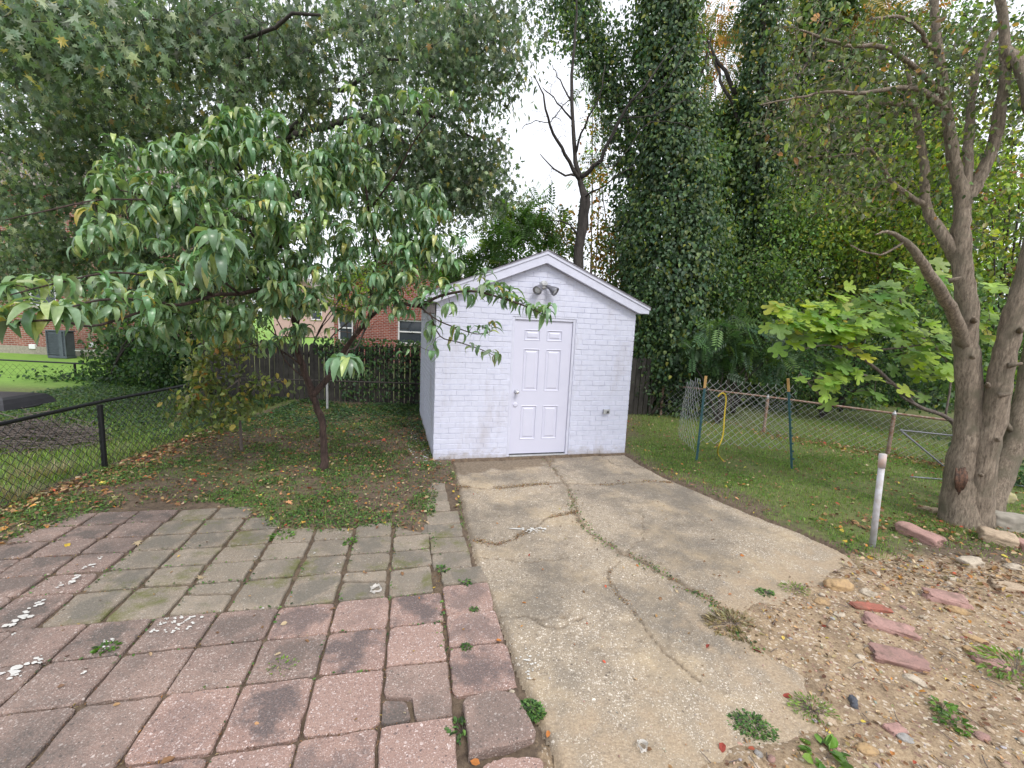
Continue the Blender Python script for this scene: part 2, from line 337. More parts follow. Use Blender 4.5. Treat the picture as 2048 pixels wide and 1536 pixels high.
# ------------------------------------------------------------------ leaves
def T_peach(curl):
    ts = np.linspace(0, 1, 6); ang = -.35 + (curl + .35) * (1 - (1 - ts) ** 2.2); y = np.concatenate([[0], np.cumsum(np.cos(ang[:-1]) * .2)]); z = -np.concatenate([[0], np.cumsum(np.sin(ang[:-1]) * .2)])
    wd = .118 * np.sin(np.pi * np.clip(ts * .93 + .04, 0, 1) ** .85); V = []; F = []
    for i in range(6):
        up_ = wd[i] * .35; V += [(-wd[i], y[i] + up_ * math.sin(ang[i]), z[i] + up_ * math.cos(ang[i])), (0, y[i], z[i]), (wd[i], y[i] + up_ * math.sin(ang[i]), z[i] + up_ * math.cos(ang[i]))]
    for i in range(5):
        a = 3 * i; F += [(a, a + 1, a + 4, a + 3), (a + 1, a + 2, a + 5, a + 4)]
    return np.array(V), F
def T_fan(outline, droop=.15, fold=.12):
    O = np.array(outline, float); c = np.array([[0, .42]]); P = np.concatenate([c, O]); z = -droop * P[:, 1] ** 2 + fold * np.abs(P[:, 0]); k = len(O)
    return np.column_stack([P, z]), [(0, 1 + i, 1 + (i + 1) % k) for i in range(k)]
def sym(half): return half + [(-x, y) for x, y in half[::-1] if x > 1e-6]
T_MAPLE = T_fan(sym([(0, 0), (.13, .16), (.36, .04), (.2, .3), (.52, .56), (.16, .5), (.24, .76), (.08, .66), (0, 1.05)]), .4, .2)
T_FIG = T_fan(sym([(0, 0.02), (.22, -.06), (.44, .08), (.5, .26), (.3, .38), (.34, .5), (.55, .62), (.56, .8), (.36, .84), (.18, .66), (.16, .78), (.22, .98), (.1, 1.1), (0, 1.12)]), .12, .18)
T_IVY = T_fan([(0, 0), (.34, .12), (.3, .5), (0, 1), (-.3, .5), (-.34, .12)], .2, .2)
def T_ov(wd=.3, curl=.25):
    return np.array([(0, 0, 0), (wd * .8, .3, .06), (wd * .7, .7, .0 - curl * .4), (0, 1, -curl), (-wd * .7, .7, -curl * .4), (-wd * .8, .3, .06), (0, .5, -.06 - curl * .15)]), [(0, 1, 6), (1, 2, 6), (2, 3, 6), (3, 4, 6), (4, 5, 6), (5, 0, 6)]
T_OVAL = T_ov(.36, .25); T_QUAD = (np.array([(0, 0, 0), (.3, .45, .06), (0, 1, -.15), (-.3, .45, .06)]), [(0, 1, 2), (0, 2, 3)])
T_NARROW = (np.array([(0, 0, 0), (.16, .45, .04), (0, 1, -.2), (-.16, .45, .04)]), [(0, 1, 2), (0, 2, 3)])
def T_comp(npair=7):
    V = []; F = []
    def lf(x, y, a, L):
        i = len(V); d = np.array([math.sin(a), math.cos(a)]); q = np.array([d[1], -d[0]]); o = np.array([x, y]); zz = -.25 * y * y
        for p, dz in ((o, 0), (o + d * L * .45 + q * L * .17, -.01), (o + d * L, -.05), (o + d * L * .45 - q * L * .17, -.01)): V.append((p[0], p[1], zz + dz))
        F.append((i, i + 1, i + 2, i + 3))
    for k in range(npair):
        y = .15 + .8 * k / npair; L = .3 * (1 - .35 * abs(k / npair - .4)); lf(0, y, 1.1, L); lf(0, y, -1.1, L)
    lf(0, .95, 0, .25); i = len(V); V += [(-.008, 0, 0), (.008, 0, 0), (.004, 1, -.25), (-.004, 1, -.25)]; F.append((i, i + 1, i + 2, i + 3))
    return np.array(V), F
T_COMP = T_comp()
def unit(a): return a / (np.linalg.norm(a, axis=-1, keepdims=True) + 1e-9)
def place(tmpl, pos, dirv, nrm, size, tint):
    V0, F0 = tmpl; D = unit(dirv); N = nrm - D * np.sum(nrm * D, 1)[:, None]; N = unit(N + 1e-5); S = np.cross(D, N); size = np.broadcast_to(size, (len(pos),))
    V = pos[:, None, :] + size[:, None, None] * (V0[None, :, 0:1] * S[:, None] + V0[None, :, 1:2] * D[:, None] + V0[None, :, 2:3] * N[:, None])
    nv = len(V0); lp = np.array([i for f in F0 for i in f]); sz = np.array([len(f) for f in F0]); k = len(pos)
    L = (lp[None] + (np.arange(k) * nv)[:, None]).ravel(); Z = np.tile(sz, k)
    return V.reshape(-1, 3), L, Z, np.repeat(tint, nv, 0)
def leaves(name, parts, mat, parent=None, loc=None, kind=None, smooth=False):
    Vs, Ls, Zs, Ts, o = [], [], [], [], 0
    for V, L, Z, T in parts:
        Vs.append(V); Ls.append(L + o); Zs.append(Z); Ts.append(T); o += len(V)
    ob = npmesh(name, np.concatenate(Vs), np.concatenate(Ls), np.concatenate(Zs), mat, parent, np.concatenate(Ts), smooth, loc=loc)
    if kind: ob['kind'] = kind
    return ob
def tints(n_, pal, wt, var=.22):
    pal = np.array(pal); i = R.choice(len(pal), n_, p=np.array(wt) / sum(wt)); t = pal[i] * (1 + R.normal(0, var, (n_, 1))) * (1 + R.normal(0, .06, (n_, 3)))
    return np.clip(t, .004, .9)
def rdir(n_, bias=(0, 0, 0), amt=1.):
    return unit(R.normal(size=(n_, 3)) * amt + np.array(bias))
def blobs(lst):
    out = []
    for (px, py, Y, rx, ry, rY, k) in lst:
        q = R.normal(size=(k, 3)); q = q / np.linalg.norm(q, axis=1)[:, None] * (R.random((k, 1)) ** .45)
        for a in q: out.append(at(px + a[0] * rx, py + a[1] * ry, max(1.5, Y + a[2] * rY)))
    return np.array(out)
def subdiv(P, k=4, jit=0.):
    P = np.array(P, float); n_ = len(P); out = []
    for i in range(n_ - 1):
        p0, p1, p2, p3 = P[max(i - 1, 0)], P[i], P[i + 1], P[min(i + 2, n_ - 1)]
        for t in np.arange(k) / k:
            out.append(.5 * ((2 * p1) + (-p0 + p2) * t + (2 * p0 - 5 * p1 + 4 * p2 - p3) * t * t + (-p0 + 3 * p1 - 3 * p2 + p3) * t ** 3))
    out.append(P[-1]); out = np.array(out)
    if jit: out[1:-1] += R.normal(0, jit, (len(out) - 2, 3))
    return out
def limb(mb, pts, r0, r1, k=8, sub=4, jit=0, rough=0, rads=None):
    """pts: list of (px,py,Y) sight-line points; returns the polyline"""
    P = np.array([at(*p) for p in pts]); Q = subdiv(P, sub, jit)
    rr = np.interp(np.linspace(0, 1, len(Q)), np.linspace(0, 1, len(rads)), rads) if rads else np.linspace(r0, r1, len(Q))
    mb.tube(Q, rr, k, rough=rough, seed=len(mb.v)); return np.column_stack([Q, rr])
def grow(mb, nodes, targets, r_tip=.003, seg=4, droop=.08, jit=.03, k=4, rmax=.03, maxlen=9):
    """connect every target to the nearest point of the skeleton with a curved twig"""
    N = [n_ for n_ in nodes]; N = np.concatenate(N); cnt = len(N); buf = np.zeros((cnt + len(targets) * seg, 4)); buf[:cnt] = N; used = []
    d = np.array([np.min(np.sum((N[:, :3] - t) ** 2, 1)) for t in targets]); order = np.argsort(d); dirs = np.zeros((len(targets), 3))
    for i in order:
        t = targets[i]; dd = np.sum((buf[:cnt, :3] - t) ** 2, 1); j = np.argmin(dd); s = buf[j]; L = math.sqrt(dd[j])
        tt = np.linspace(0, 1, seg + 1)[:, None]; P = s[:3] * (1 - tt) + t * tt
        P[1:-1] += R.normal(0, jit * L, (seg - 1, 3)); P[:, 2:3] += np.sin(tt * np.pi) * droop * L
        r0 = min(s[3] * .75, rmax, r_tip * (1 + L * 3.0)); rr = np.linspace(max(r0, r_tip), r_tip, seg + 1)
        if L < maxlen: mb.tube(P, rr, k, cap=False)
        buf[cnt:cnt + seg, :3] = P[1:]; buf[cnt:cnt + seg, 3] = rr[1:]; cnt += seg; dirs[i] = P[-1] - P[-2]
    return unit(dirs)
G_ = dict(PEACH=([(.20, .33, .17), (.15, .27, .14), (.27, .38, .17), (.40, .45, .16), (.5, .4, .1)], [5, 5, 3, 1.2, .2]),
          MAPLE=([(.11, .17, .105), (.15, .22, .13), (.21, .27, .15), (.40, .45, .34), (.42, .36, .12)], [6, 5, 3, 1.0, .35]),
          IVY=([(.07, .135, .075), (.11, .185, .085), (.19, .26, .08), (.30, .31, .06)], [6, 5, 2.6, .4]),
          YEL=([(.25, .36, .06), (.36, .46, .07), (.46, .42, .08), (.15, .25, .055), (.34, .15, .05)], [5, 4, 1.4, 5, .4]),
          GRN=([(.09, .17, .06), (.13, .23, .075), (.20, .30, .08), (.26, .30, .06)], [5, 5, 3, .8]),
          DRY=([(.24, .13, .07), (.34, .2, .1), (.16, .09, .055), (.42, .32, .2), (.48, .22, .06), (.4, .09, .05), (.5, .38, .08)], [5, 5, 5, 4, 1.2, .7, .7]))
def tl(n_, key, var=.22): return tints(n_, *G_[key], var)
# ------------------------------------------------------------------ ground, slab, pavers
def poly_sd(px, py, poly):     # signed distance, positive inside
    poly = np.array(poly); d = np.full(px.shape, 1e9); ins = np.zeros(px.shape, bool)
    for i in range(len(poly)):
        a, b_ = poly[i], poly[(i + 1) % len(poly)]; e = b_ - a; wx, wy = px - a[0], py - a[1]
        t = np.clip((wx * e[0] + wy * e[1]) / (e @ e + 1e-12), 0, 1); d = np.minimum(d, np.hypot(wx - t * e[0], wy - t * e[1]))
        c_ = (a[1] > py) != (b_[1] > py)
        with np.errstate(all='ignore'): xi = a[0] + (py - a[1]) / (b_[1] - a[1]) * e[0]
        ins ^= c_ & (px < xi)
    return np.where(ins, d, -d)
def line_d(px, py, poly):
    poly = np.array(poly); d = np.full(px.shape, 1e9)
    for a, b_ in zip(poly[:-1], poly[1:]):
        e = b_ - a; wx, wy = px - a[0], py - a[1]; t = np.clip((wx * e[0] + wy * e[1]) / (e @ e), 0, 1); d = np.minimum(d, np.hypot(wx - t * e[0], wy - t * e[1]))
    return d
gp = lambda L: [g(*p) for p in L]
SLAB = gp([(905, 924), (912, 950), (920, 990), (938, 1075), (955, 1130), (985, 1205), (1000, 1245), (1035, 1340), (1062, 1400), (1085, 1455), (1110, 1510), (1145, 1600), (1560, 1640), (1700, 1500), (1730, 1300),
           (1740, 1160), (1700, 1112), (1600, 1065), (1500, 1028), (1400, 985), (1330, 955), (1285, 932), (1250, 909)])
SAND = gp([(1100, 1640), (1085, 1500), (1230, 1495), (1400, 1460), (1500, 1430), (1550, 1390), (1545, 1345), (1500, 1300), (1440, 1262), (1425, 1215), (1500, 1180), (1600, 1150), (1690, 1112), (1800, 1106), (1950, 1120), (2200, 1160), (2600, 1250), (2600, 1700)])
PATIO = gp([(1060, 1460), (1030, 1350), (990, 1210), (950, 1120), (935, 1075), (915, 965), (868, 965), (862, 1030), (845, 1062), (760, 1050), (640, 1062), (540, 1050), (520, 1030), (440, 1004), (330, 1000), (180, 1025), (0, 1085), (-500, 1190), (-500, 1700), (1100, 1700), (1120, 1560)])
LAWN = gp([(1255, 905), (1300, 935), (1450, 1000), (1600, 1062), (1700, 1105), (1900, 1110), (2100, 1130), (2300, 1000), (2300, 760), (1270, 760), (1262, 830)])
def ground_z(x, y):
    x = np.asarray(x, float); y = np.asarray(y, float)
    sp_ = poly_sd(x, y, PATIO); ss = poly_sd(x, y, SLAB); sn = poly_sd(x, y, SAND); f = fbm(x, y, 2.3, 5); f2 = fbm(x, y, 11, 9, 3)
    z = .012 + .02 * (f - .5) + .012 * (f2 - .5)
    e = .10 * (f - .5) * 2
    z = np.where((sp_ + e) > 0, -.026 + .010 * (f2 - .5), z); z = np.where(np.abs(sp_ + e) < .12, (-.026 * np.clip((sp_ + e) / .12 * .5 + .5, 0, 1) + .012 * np.clip(.5 - (sp_ + e) / .24, 0, 1)) + .010 * (f2 - .5), z)
    z = np.where(ss > -.02, -.035, z)
    k = np.clip((sn + e * 1.2) / .18, 0, 1); z = z * (1 - k) + (.014 + .035 * (f - .5) + .022 * (f2 - .5) + .01 * (fbm(x, y, 28, 3, 2) - .5)) * k
    far = np.clip((np.hypot(x, y - 5) - 12) / 30, 0, 1); return z + far * (fbm(x, y, .12, 2) - .5) * .5
def axis_c(a, b_, st, lo, hi):
    c = list(np.arange(a, b_ + 1e-6, st)); s_ = st
    while c[-1] < hi: s_ *= 1.35; c.append(c[-1] + s_)
    s_ = st
    while c[0] > lo: s_ *= 1.35; c.insert(0, c[0] - s_)
    return np.array(c)
xs, ys = axis_c(-5.5, 6.5, .035, -400, 400), axis_c(1.0, 8.5, .035, -60, 600)
XX, YY = np.meshgrid(xs, ys); xf, yf = XX.ravel(), YY.ravel()
ZZ = ground_z(xf, yf); nx = len(xs); ii, jj = np.meshgrid(np.arange(len(ys) - 1), np.arange(nx - 1), indexing='ij'); q = (ii * nx + jj).ravel()
LP = np.stack([q, q + 1, q + nx + 1, q + nx], 1).ravel()
sdn = poly_sd(xf, yf, SAND); sl_ = poly_sd(xf, yf, LAWN); sp_ = poly_sd(xf, yf, PATIO)
mk = np.zeros((len(xf), 4)); mk[:, 3] = 1
mk[:, 0] = np.clip(.5 + sdn / .5, 0, 1) + 0
left = (xf < -5.05); dens = fbm(xf, yf, 1.3, 21)
gmask = np.where(sl_ > -.05, np.clip(.35 + sl_ / 1.2 + (dens - .5), 0, 1), 0)
gmask = np.where(left, .98, gmask); gmask = np.where((sl_ < -.05) & ~left & (sp_ < 0) & (xf < -.3), .28 + (dens - .5) * .9 - .04 * (yf - 6), gmask)
gmask = np.where((yf > 11), .8, gmask); mk[:, 1] = np.clip(gmask, 0, 1) * (sdn < .1); mk[:, 2] = np.clip((yf - 9.8) * 1.2, 0, 1) * (xf < -12.5 + np.clip(16 - yf, 0, 6) * .9)
ground = npmesh('ground', np.column_stack([xf, yf, ZZ]), LP, np.full(len(q), 4), M['ground'], smooth=True, attrs={'mask': mk}); tag(ground, kind='structure')
def gz(x, y): return float(ground_z(np.array([x]), np.array([y]))[0])
# concrete slab with sunken cracks
CR = [([(1078, 905), (1105, 935), (1130, 965), (1148, 1000), (1150, 1025), (1180, 1065), (1235, 1100), (1290, 1125), (1350, 1160), (1400, 1190), (1450, 1225), (1480, 1265), (1520, 1300)], .012, .05),
      ([(915, 972), (960, 978), (1010, 975), (1060, 970), (1110, 966)], .008, .03), ([(1150, 1025), (1100, 1035), (1060, 1060), (1000, 1088), (950, 1080)], .006, .02),
      ([(1115, 966), (1200, 970), (1290, 963), (1340, 965)], .007, .02), ([(1255, 1105), (1275, 1085), (1290, 1055), (1285, 1030)], .003, .004),
      ([(1240, 1120), (1215, 1155), (1235, 1190), (1260, 1215), (1290, 1260), (1330, 1310), (1390, 1360)], .003, .006), ([(1000, 1236), (1060, 1237), (1100, 1240), (1140, 1222)], .004, 0),
      ([(1065, 1238), (1095, 1252), (1125, 1256), (1145, 1238), (1165, 1232)], .006, .01), ([(950, 1115), (1010, 1118), (1060, 1125), (1140, 1115)], .0025, 0), ([(1200, 912), (1230, 930), (1280, 935)], .004, .01)]
bx = np.array(SLAB); sx = np.arange(bx[:, 0].min() - .05, bx[:, 0].max() + .05, .016); sy = np.arange(1.35, bx[:, 1].max() + .05, .016)
SX, SY = np.meshgrid(sx, sy); fx, fy = SX.ravel(), SY.ravel(); sd_ = poly_sd(fx, fy, SLAB) + (fbm(fx, fy, 6, 31, 3) - .5) * .05
z = .0 + .010 * (fbm(fx, fy, 1.1, 40) - .5); dirt = np.zeros(len(fx))
for L, wd, dw in CR:
    jx = fx + (fbm(fx, fy, 9, 51, 3) - .5) * .10; jy = fy + (fbm(fx, fy, 9, 61, 3) - .5) * .10
    d = line_d(jx, jy, gp(L)); wl = (wd + .003) * (.45 + .9 * fbm(fx, fy, 7, 17, 3)); k = np.clip(1.4 - d / wl, 0, 1); z = z - .015 * k + .006 * np.clip(d / .02, -1, 1) * np.exp(-d / .05) * (fbm(fx, fy, 4, 39, 2) - .5)
    dirt = np.maximum(dirt, k * .9); dirt = np.maximum(dirt, np.clip(1 - d / (dw + .01), 0, 1) * (fbm(fx, fy, 14, 71, 3) > .5) * .8)
dirt = np.maximum(dirt, np.clip(1 - sd_ / .06, 0, 1) * .35); pd_ = poly_sd(fx, fy, gp([(880, 900), (895, 950), (1000, 946), (1075, 940), (1120, 925), (1120, 900)])) + (fbm(fx, fy, 5, 77, 4) - .5) * .5; dirt = np.maximum(dirt, np.clip(pd_ / .12, 0, 1) * .85)
dirt = np.maximum(dirt, (fbm(fx, fy, 26, 91, 3) > .7) * .35); z = np.where(sd_ < .02, z - np.clip((.02 - sd_) / .02, 0, 1) * .03, z)
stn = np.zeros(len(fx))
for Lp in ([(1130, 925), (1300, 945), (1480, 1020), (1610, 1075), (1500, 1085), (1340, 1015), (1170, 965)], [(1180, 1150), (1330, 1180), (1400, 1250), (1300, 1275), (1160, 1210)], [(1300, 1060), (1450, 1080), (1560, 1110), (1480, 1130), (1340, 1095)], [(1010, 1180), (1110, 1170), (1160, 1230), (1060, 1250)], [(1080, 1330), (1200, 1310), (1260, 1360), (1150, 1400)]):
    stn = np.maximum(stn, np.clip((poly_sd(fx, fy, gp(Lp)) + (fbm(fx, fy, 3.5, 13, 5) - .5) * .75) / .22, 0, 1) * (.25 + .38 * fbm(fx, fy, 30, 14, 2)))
nx = len(sx); ii, jj = np.meshgrid(np.arange(len(sy) - 1), np.arange(nx - 1), indexing='ij'); q = (ii * nx + jj).ravel(); keep = (sd_[q] > -.02); q = q[keep]
LP = np.stack([q, q + 1, q + nx + 1, q + nx], 1); used = np.unique(LP); mp_ = np.zeros(len(fx), int); mp_[used] = np.arange(len(used))
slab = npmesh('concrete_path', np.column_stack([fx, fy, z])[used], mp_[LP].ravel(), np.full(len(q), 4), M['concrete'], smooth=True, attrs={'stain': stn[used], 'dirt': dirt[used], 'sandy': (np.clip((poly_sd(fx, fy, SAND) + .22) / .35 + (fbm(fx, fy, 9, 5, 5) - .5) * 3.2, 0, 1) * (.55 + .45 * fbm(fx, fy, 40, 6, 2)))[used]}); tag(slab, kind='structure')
# pavers
AO = np.array([-.74, 2.62]); ca, sa = math.cos(.225), math.sin(.225)
def uv(u, v_): return AO + np.array([u * ca - v_ * sa, u * sa + v_ * ca])
PV = []
def paver(poly, mat, name='paver', top=.0, label=None, group=None, th=.05, tilt=.004):
    c0 = np.mean(poly, 0); P = []
    n_ = len(poly)
    for i in range(n_):
        a, b_, p_ = poly[i], poly[(i + 1) % n_], poly[i - 1]
        rr = min(.028, .3 * np.linalg.norm(b_ - a)) * (.4 + random.random())
        da, db = unit(p_ - a), unit(b_ - a); P.append(a + da * rr); P.append(a + (da + db) * rr * .28); P.append(a + db * rr)
        L = np.linalg.norm(b_ - a)
        for t in (.3, .5, .7):
            if L > .15: P.append(a + (b_ - a) * t)
    P = np.array(P); P = P + R.normal(0, .003, P.shape); k = len(P); tz = R.normal(0, tilt, 2) * 1.0
    zt = top + R.normal(0, .0022) + (P - c0) @ tz
    V = np.concatenate([np.column_stack([P, np.full(k, top - th)]), np.column_stack([P, zt - .009]), np.column_stack([c0 + (P - c0) * .965, zt])])
    F = [(i, (i + 1) % k, k + (i + 1) % k, k + i) for i in range(k)] + [(k + i, k + (i + 1) % k, 2 * k + (i + 1) % k, 2 * k + i) for i in range(k)] + [tuple(2 * k + i for i in range(k))]
    o = MB().add(V, F).build(name, mat, loc=(c0[0], c0[1], 0)); tag(o, label, 'paver', group); PV.append((c0, o, top)); return o
ORD = ['first', 'second', 'third', 'fourth', 'fifth', 'sixth', 'seventh', 'eighth', 'ninth', 'tenth', 'eleventh', 'twelfth', 'thirteenth', 'fourteenth', 'fifteenth', 'sixteenth', 'seventeenth']
vl = [-1.86, -1.48, -1.1, -.73, -.345, 0., .325, .70, .975, 1.26, 1.54, 1.82, 2.1]
for r_ in range(len(vl) - 1):
    far_ = r_ >= 6
    for k in range(-1, 13):
        u1 = -.03 - k * (.352 if far_ else .370) - (0 if far_ else -.03); u0 = u1 - (.352 if far_ else .370); gpv = .027 if far_ else .015
        poly = [uv(u0 + gpv / 2, vl[r_] + gpv / 2), uv(u1 - gpv / 2, vl[r_] + gpv / 2), uv(u1 - gpv / 2, vl[r_ + 1] - gpv / 2), uv(u0 + gpv / 2, vl[r_ + 1] - gpv / 2)]
        c0 = np.mean(poly, 0); q_ = proj([c0[0], c0[1], 0])[0]
        if q_[0] < -900 or q_[1] > 1900 or q_[2] < .6: continue
        if poly_sd(np.array([c0[0]]), np.array([c0[1]]), PATIO)[0] < -.05 or c0[0] < -4.75: continue
        poly = [p + R.normal(0, .005 if far_ else .003, 2) for p in poly]
        pinkfar = far_ and k > 5
        mat = M['paver_grey'] if (far_ and not pinkfar) else (M['paver_pink_dark'] if (k > 2 - (r_ > 3) or (r_ + k * 3) % 7 == 0) else M['paver_pink'])
        if r_ == 3 and k == -1:       # cracked corner piece
            A, B, Cc, D = poly; e1 = A + (B - A) * .42; e2 = A + (D - A) * .42; mdd = A + (B - A) * .36 + (D - A) * .34
            paver([e1 + (B - A) * .05, B, Cc, D, e2 + (D - A) * .04, mdd + (Cc - A) * .05], mat, label='pink paver with its near left corner broken off', group='square patio pavers')
            paver([A, e1 - (B - A) * .02, mdd - (Cc - A) * .02, e2 - (D - A) * .02], mat, 'broken_paver', label='small pink paver piece broken from the corner of its slab', group='broken patio pavers'); continue
        if r_ == 6 and k in (0, 3):
            A, B, Cc, D = poly; lo = [A, B, B + (Cc - B) * .5, A + (D - A) * .62]; hi = [A + (D - A) * .7, B + (Cc - B) * .6, Cc, D]
            paver(lo, mat, 'broken_paver', label=f'near half of a grey paver split across, {ORD[k + 1]} from the concrete', group='broken patio pavers')
            paver(hi, mat, 'broken_paver', top=-.006, label=f'far half of a grey paver split across, {ORD[k + 1]} from the concrete', group='broken patio pavers'); continue
        cn = 'mossy grey' if mat == M['paver_grey'] else ('dark stained pink' if mat == M['paver_pink_dark'] else 'pink')
        paver(poly, mat, top=-.002 if far_ else 0, tilt=.012 if far_ else .006, label=f'{cn} square paver, {ORD[k + 2]} left of the concrete path, {ORD[r_]} row from the front', group='square patio pavers')
ev = [(-.613, 'n'), (-.25, 'n'), (.058, 'n'), (.408, 'n'), (.64, 'g'), (.90, 'g'), (1.17, 'g'), (1.44, 'g'), (1.74, 'g'), (2.02, 'g'), (2.30, 'p'), (2.58, 'p')]
for i in range(len(ev) - 1):
    v0, v1 = ev[i][0] + .007, ev[i + 1][0] - .007; sh = .0 if i < 4 else -.03 - .008 * i; wd = .355 if i < 4 else .325
    if i >= 8: wd = .27
    poly = [uv(.38 + sh, v0), uv(.38 + sh + wd, v0), uv(.38 + sh + wd, v1), uv(.38 + sh, v1)]; poly = [p + R.normal(0, .005, 2) for p in poly]
    mat = M['paver_pink'] if i < 3 else M['paver_grey']
    paver(poly, mat, label=f"{'pink' if i < 3 else 'weathered grey'} paver in the edge column beside the concrete path, {ORD[i + 1]} from the front", group='edge column pavers')
# the big loose slab and the broken one at the bottom
paver([np.array(g(*p, .035)) for p in [(940, 1505), (1075, 1470), (1058, 1430), (1030, 1385), (985, 1378), (925, 1395), (933, 1450)]], M['paver_pink_dark'], 'loose_paver', top=.035, th=.06, tilt=.0, label='large loose pink slab with blackened middle lying crooked beside the concrete', group=None)
paver([np.array(g(*p, .01)) for p in [(955, 1600), (1100, 1590), (1085, 1517), (1060, 1512), (985, 1520), (962, 1532)]], M['paver_pink'], 'broken_paver', top=.01, label='broken pink slab at the bottom edge in front of the loose slab', group=None)
def splat(cx, cy, r_, zz, par):
    k = 9; a = np.arange(k) * 2 * np.pi / k; rr = r_ * (.6 + .6 * R.random(k)); P = np.column_stack([cx + np.cos(a) * rr * 1.2, cy + np.sin(a) * rr * .8])
    V = np.concatenate([np.column_stack([P, np.full(k, zz)]), np.column_stack([cx + (P[:, 0] - cx) * .8, cy + (P[:, 1] - cy) * .8, np.full(k, zz + .002)])])
    return V, [(i, (i + 1) % k, k + (i + 1) % k, k + i) for i in range(k)] + [tuple(range(k, 2 * k))]
marks = {}
sp_px = [(300 + 14 * i + 16 * j + random.uniform(-5, 5), 1262 - 12 * j + random.uniform(-3, 3), 5.5) for i in range(6) for j in range(3)] + [(x_ + random.uniform(-6, 6), y_ + random.uniform(-4, 4), s_) for x_, y_, s_ in
    [(125, 1170, 8), (140, 1165, 10), (150, 1158, 6), (165, 1152, 6), (205, 1121, 5), (188, 1130, 7), (175, 1135, 5), (35, 1243, 12), (50, 1238, 9), (20, 1250, 8), (70, 1215, 12), (82, 1210, 8), (10, 1255, 9), (55, 1228, 6), (215, 1290, 7), (225, 1282, 5), (208, 1298, 5), (18, 1350, 15), (30, 1356, 9), (5, 1348, 10), (60, 1327, 10), (78, 1324, 7), (165, 1347, 5), (520, 1220, 4), (680, 1132, 3), (505, 1118, 3), (628, 1112, 3), (25, 1268, 5)]]
for (px, py, s_) in sp_px:
    p = g(px, py); j = min(range(len(PV)), key=lambda i: np.sum((PV[i][0] - p) ** 2)); dist = (p[1] ** 2 + p[0] ** 2 + 4) ** .5
    qq = MB()
    for e_ in range(4): V, Fc = splat(p[0] - PV[j][0][0] + random.gauss(0, .35) * s_ * dist / F, p[1] - PV[j][0][1] + random.gauss(0, .35) * s_ * dist / F, s_ * random.uniform(.12, .42) * dist / F, .0085 + .0006 * (len(marks) % 9) + .0001 * e_, None); qq.add(V, Fc)
    marks[len(marks)] = 1; qq.build('paint_mark', M['white_paint_spot'], PV[j][1]); continue
    V, Fc = splat(p[0] - PV[j][0][0], p[1] - PV[j][0][1], s_ * .62 * dist / F, .0085 + .0006 * (len(marks) % 9), None); marks[len(marks)] = 1
    MB().add(V, Fc).build('paint_mark', M['white_paint_spot'], PV[j][1])
# ------------------------------------------------------------------ shed
x0, y0, TH, W, D, DX, HT, HA = -1.0931, 6.1038, .2725, 3.105, 3.2, 1.1456, 2.2656, 2.905
shed = empty('brick_shed', (x0, y0, 0), TH, 'small lavender white painted brick shed with gabled roof at the end of the path', 'shed')
DW, DH = .91, 2.08; ch = .0795; bl = .212
mb = MB(); RC = .0054
slope = (HA - HT) / (W / 2)
# core
mb.prism([(RC, 0), (DX - .045, 0), (DX - .045, HT + (DX - .045) * slope - .001), (RC, HT)], RC, .2)
mb.prism([(DX + DW + .045, 0), (W - RC, 0), (W - RC, HT), (DX + DW + .045, HT + (W - DX - DW - .045) * slope - .001)], RC, .2)
mb.prism([(DX - .045, DH + .045), (DX + DW + .045, DH + .045), (DX + DW + .045, HT + (W - DX - DW - .045) * slope - .001), (W / 2, HA - .001), (DX - .045, HT + (DX - .045) * slope - .001)], RC, .2)
mb.prism([(RC, 0), (W - RC, 0), (W - RC, HT), (W / 2, HA), (RC, HT)], D - .2, D - RC)
mb.box((RC, .2, 0), (.2, D - .2, HT)); mb.box((W - .2, .2, 0), (W - RC, D - .2, HT))
def brick(a0, a1, z0, z1, face, base, out, par):   # shallow frustum set on a wall face
    e = .0026; j = out + random.uniform(-.003, .0015)
    q = [(a0, z0), (a1, z0), (a1, z1), (a0, z1)]; q2 = [(a0 + e, z0 + e), (a1 - e, z0 + e), (a1 - e, z1 - e), (a0 + e, z1 - e)]
    q2 = [(x_ + random.uniform(-.0012, .0012), z_ + random.uniform(-.0014, .0014)) for x_, z_ in q2]
    if face == 'f': V = [(x_, base + .001, z_) for x_, z_ in q] + [(x_, base - j, z_) for x_, z_ in q2]
    elif face == 'l': V = [(base + .001, x_, z_) for x_, z_ in q[::-1]] + [(base - j, x_, z_) for x_, z_ in q2[::-1]]
    else: V = [(base - .001, x_, z_) for x_, z_ in q] + [(base + j, x_, z_) for x_, z_ in q2]
    mb.add(V, [(0, 1, 5, 4), (1, 2, 6, 5), (2, 3, 7, 6), (3, 0, 4, 7), (4, 5, 6, 7)])
z_ = .004; row = 0
while z_ < HA - .03:
    zt = z_ + ch - .0075
    lo, hi = 0., W
    if zt > HT: lo = (zt - HT) / slope; hi = W - lo
    spans = [(lo, hi)]
    if z_ < DH + .04: spans = [(lo, DX - .05), (DX + DW + .05, hi)]
    for a, b_ in spans:
        x_ = (0 if row % 2 else -bl / 2) + (random.uniform(-.01, .01))
        while x_ < b_:
            c0, c1 = max(x_, a), min(x_ + bl - .006, b_)
            if c1 - c0 > .035 or (c1 - c0 > .01 and zt > HT): brick(c0, c1, z_, zt, 'f', RC, .0056, None)
            x_ += bl
    if zt < HT:
        for fc, base in (('l', RC), ('r', W - RC)):
            x_ = (-bl / 2 if row % 2 else 0)
            while x_ < D:
                c0, c1 = max(x_, .002), min(x_ + bl - .005, D - .002)
                if c1 - c0 > .03: brick(c0, c1, z_, zt, fc, base, .0056, None)
                x_ += bl
    z_ += ch * (1 + random.uniform(-.015, .015)); row += 1
mb.build('wall', M['paint_brick'], shed)
